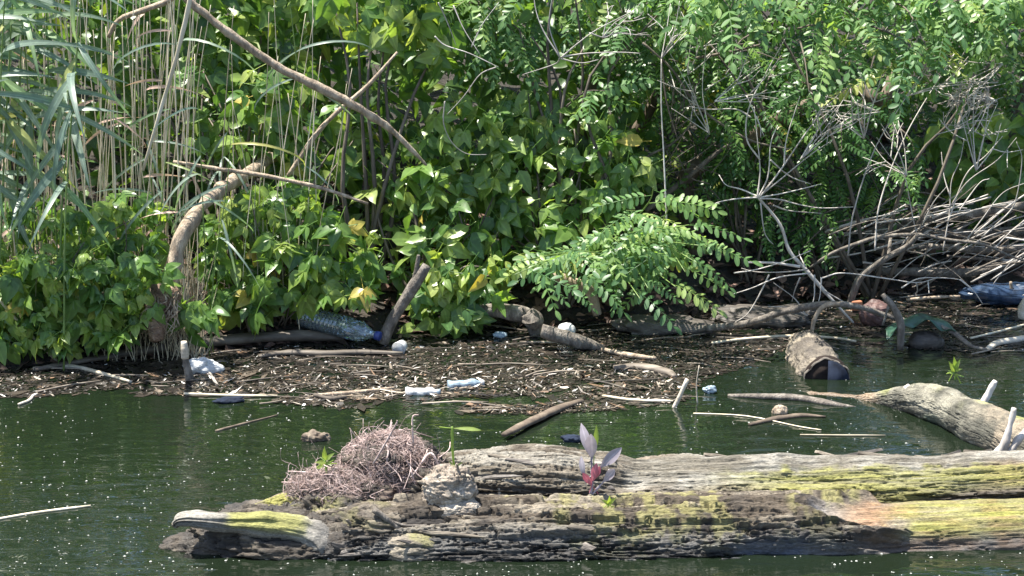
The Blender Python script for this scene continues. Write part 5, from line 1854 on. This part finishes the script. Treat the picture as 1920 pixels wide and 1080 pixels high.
# ------------------------------------------------------------------ seedlings on the log
sd = thing('seedling', 'seedling with mauve and red leaves growing between the two logs', 'seedling', P(1105, 945, 5.62))
LEAF['s_mauve'] = [single(.075, .028, M['mauveleaf'], 301, 'lance', 9, .3, .45), single(.085, .032, M['mauveleaf'], 302, 'lance', 9, -.25, .5), single(.08, .024, M['mauveleaf'], 308, 'lance', 9, .45, .3)]
LEAF['s_red'] = [single(.07, .022, M['redleaf'], 303, 'lance', 6, .1), single(.06, .022, M['redleaf'], 304, 'lance', 6, .1)]
LEAF['s_green'] = [single(.08, .013, M['sprout'], 305, 'lance', 7, .15)]
LEAF['s_sprout'] = [single(.035, .014, M['sprout'], 306, 'ovate', 4, .2), single(.03, .012, M['sprout'], 307, 'ovate', 4, .2)]
for pts_ in ([(1105, 945), (1112, 900), (1108, 865), (1110, 845)], [(1108, 930), (1130, 905), (1142, 880)], [(1100, 945), (1106, 925), (1110, 915)]):
    mb = MB()
    tube(mb, [P(x, y, 5.60) for x, y in pts_], [.003, .002], 5, 10)
    link('stem', mb.mesh('stem', M['mauveleaf'], offset=sd.location), sd)
for kind, bpx, tpx, s in (('s_mauve', (1108, 858), (1090, 796), 1.3), ('s_mauve', (1110, 862), (1112, 800), 1.25), ('s_green', (1114, 855), (1122, 795), 1.3), ('s_mauve', (1124, 878), (1160, 845), 1.25), ('s_mauve', (1130, 905), (1158, 878), .9),
                          ('s_red', (1112, 912), (1086, 880), 1.0), ('s_red', (1110, 905), (1118, 872), 1.05), ('s_mauve', (1096, 895), (1084, 850), .8), ('s_red', (1114, 900), (1128, 868), .9)):
    q0, q1 = P(*bpx, 5.60), P(*tpx, 5.58)
    put_leaf(sd, kind, q0, q1 - q0, V(u(-.4, .4), -1, .35), s)


def sprout(label, base, Yv, leaves, kind='s_sprout'):
    t = thing('sprout', label, 'sprout', P(*base, Yv))
    top = (sum(l[0][0] for l in leaves) / len(leaves), sum(l[0][1] for l in leaves) / len(leaves))
    mb = MB()
    tube(mb, [P(*base, Yv), P((base[0] + top[0]) / 2 + 1, (base[1] + top[1]) / 2, Yv), P(*top, Yv)], [.003, .002], 5, 6)
    link('stem', mb.mesh('stem', M['sprout'], offset=t.location), t)
    for (q0, q1) in leaves:
        a, b = P(*q0, Yv), P(*q1, Yv - .03)
        put_leaf(t, kind, a, b - a, V(u(-.3, .3), -.9, .6), (b - a).length / .05 + .25)
    return t


sprout('small light green sprout on the left slope of the root mass', (612, 888), 5.6, [((610, 868), (590, 865)), ((610, 862), (606, 832)), ((612, 862), (628, 845)), ((608, 872), (592, 880)), ((612, 866), (622, 872))])
sprout('tiny green sprout on the bark right of the seedling', (1140, 950), 5.52, [((1140, 945), (1158, 930)), ((1140, 945), (1128, 935)), ((1140, 946), (1146, 928))])
sprout('light green sprout standing in the water left of the upright stub at right', (1790, 712), 7.05, [((1790, 698), (1780, 676)), ((1790, 694), (1800, 672)), ((1790, 700), (1776, 692)), ((1791, 696), (1806, 690)), ((1790, 690), (1791, 668)), ((1790, 702), (1802, 704))])
gs = thing('grass_sprout', 'bright green grass blade bent over beside the root mass', 'grass', P(852, 880, 5.68))
mb = MB()
tube(mb, [P(852, 880, 5.68), P(849, 850, 5.68), P(848, 815, 5.68), P(848, 800, 5.68)], [.0035, .004, .004, .003], 6, 12)
link('stem', mb.mesh('stem', M['sprout'], offset=gs.location), gs)
for q0, q1, s in (((848, 803), (896, 803), 1.15), ((848, 830), (845, 798), .55), ((852, 878), (842, 862), .4), ((852, 878), (866, 866), .45), ((853, 880), (868, 878), .4)):
    a, b = P(*q0, 5.68), P(*q1, 5.67)
    put_leaf(gs, 's_green', a, b - a, V(0, -.7, .7), s)
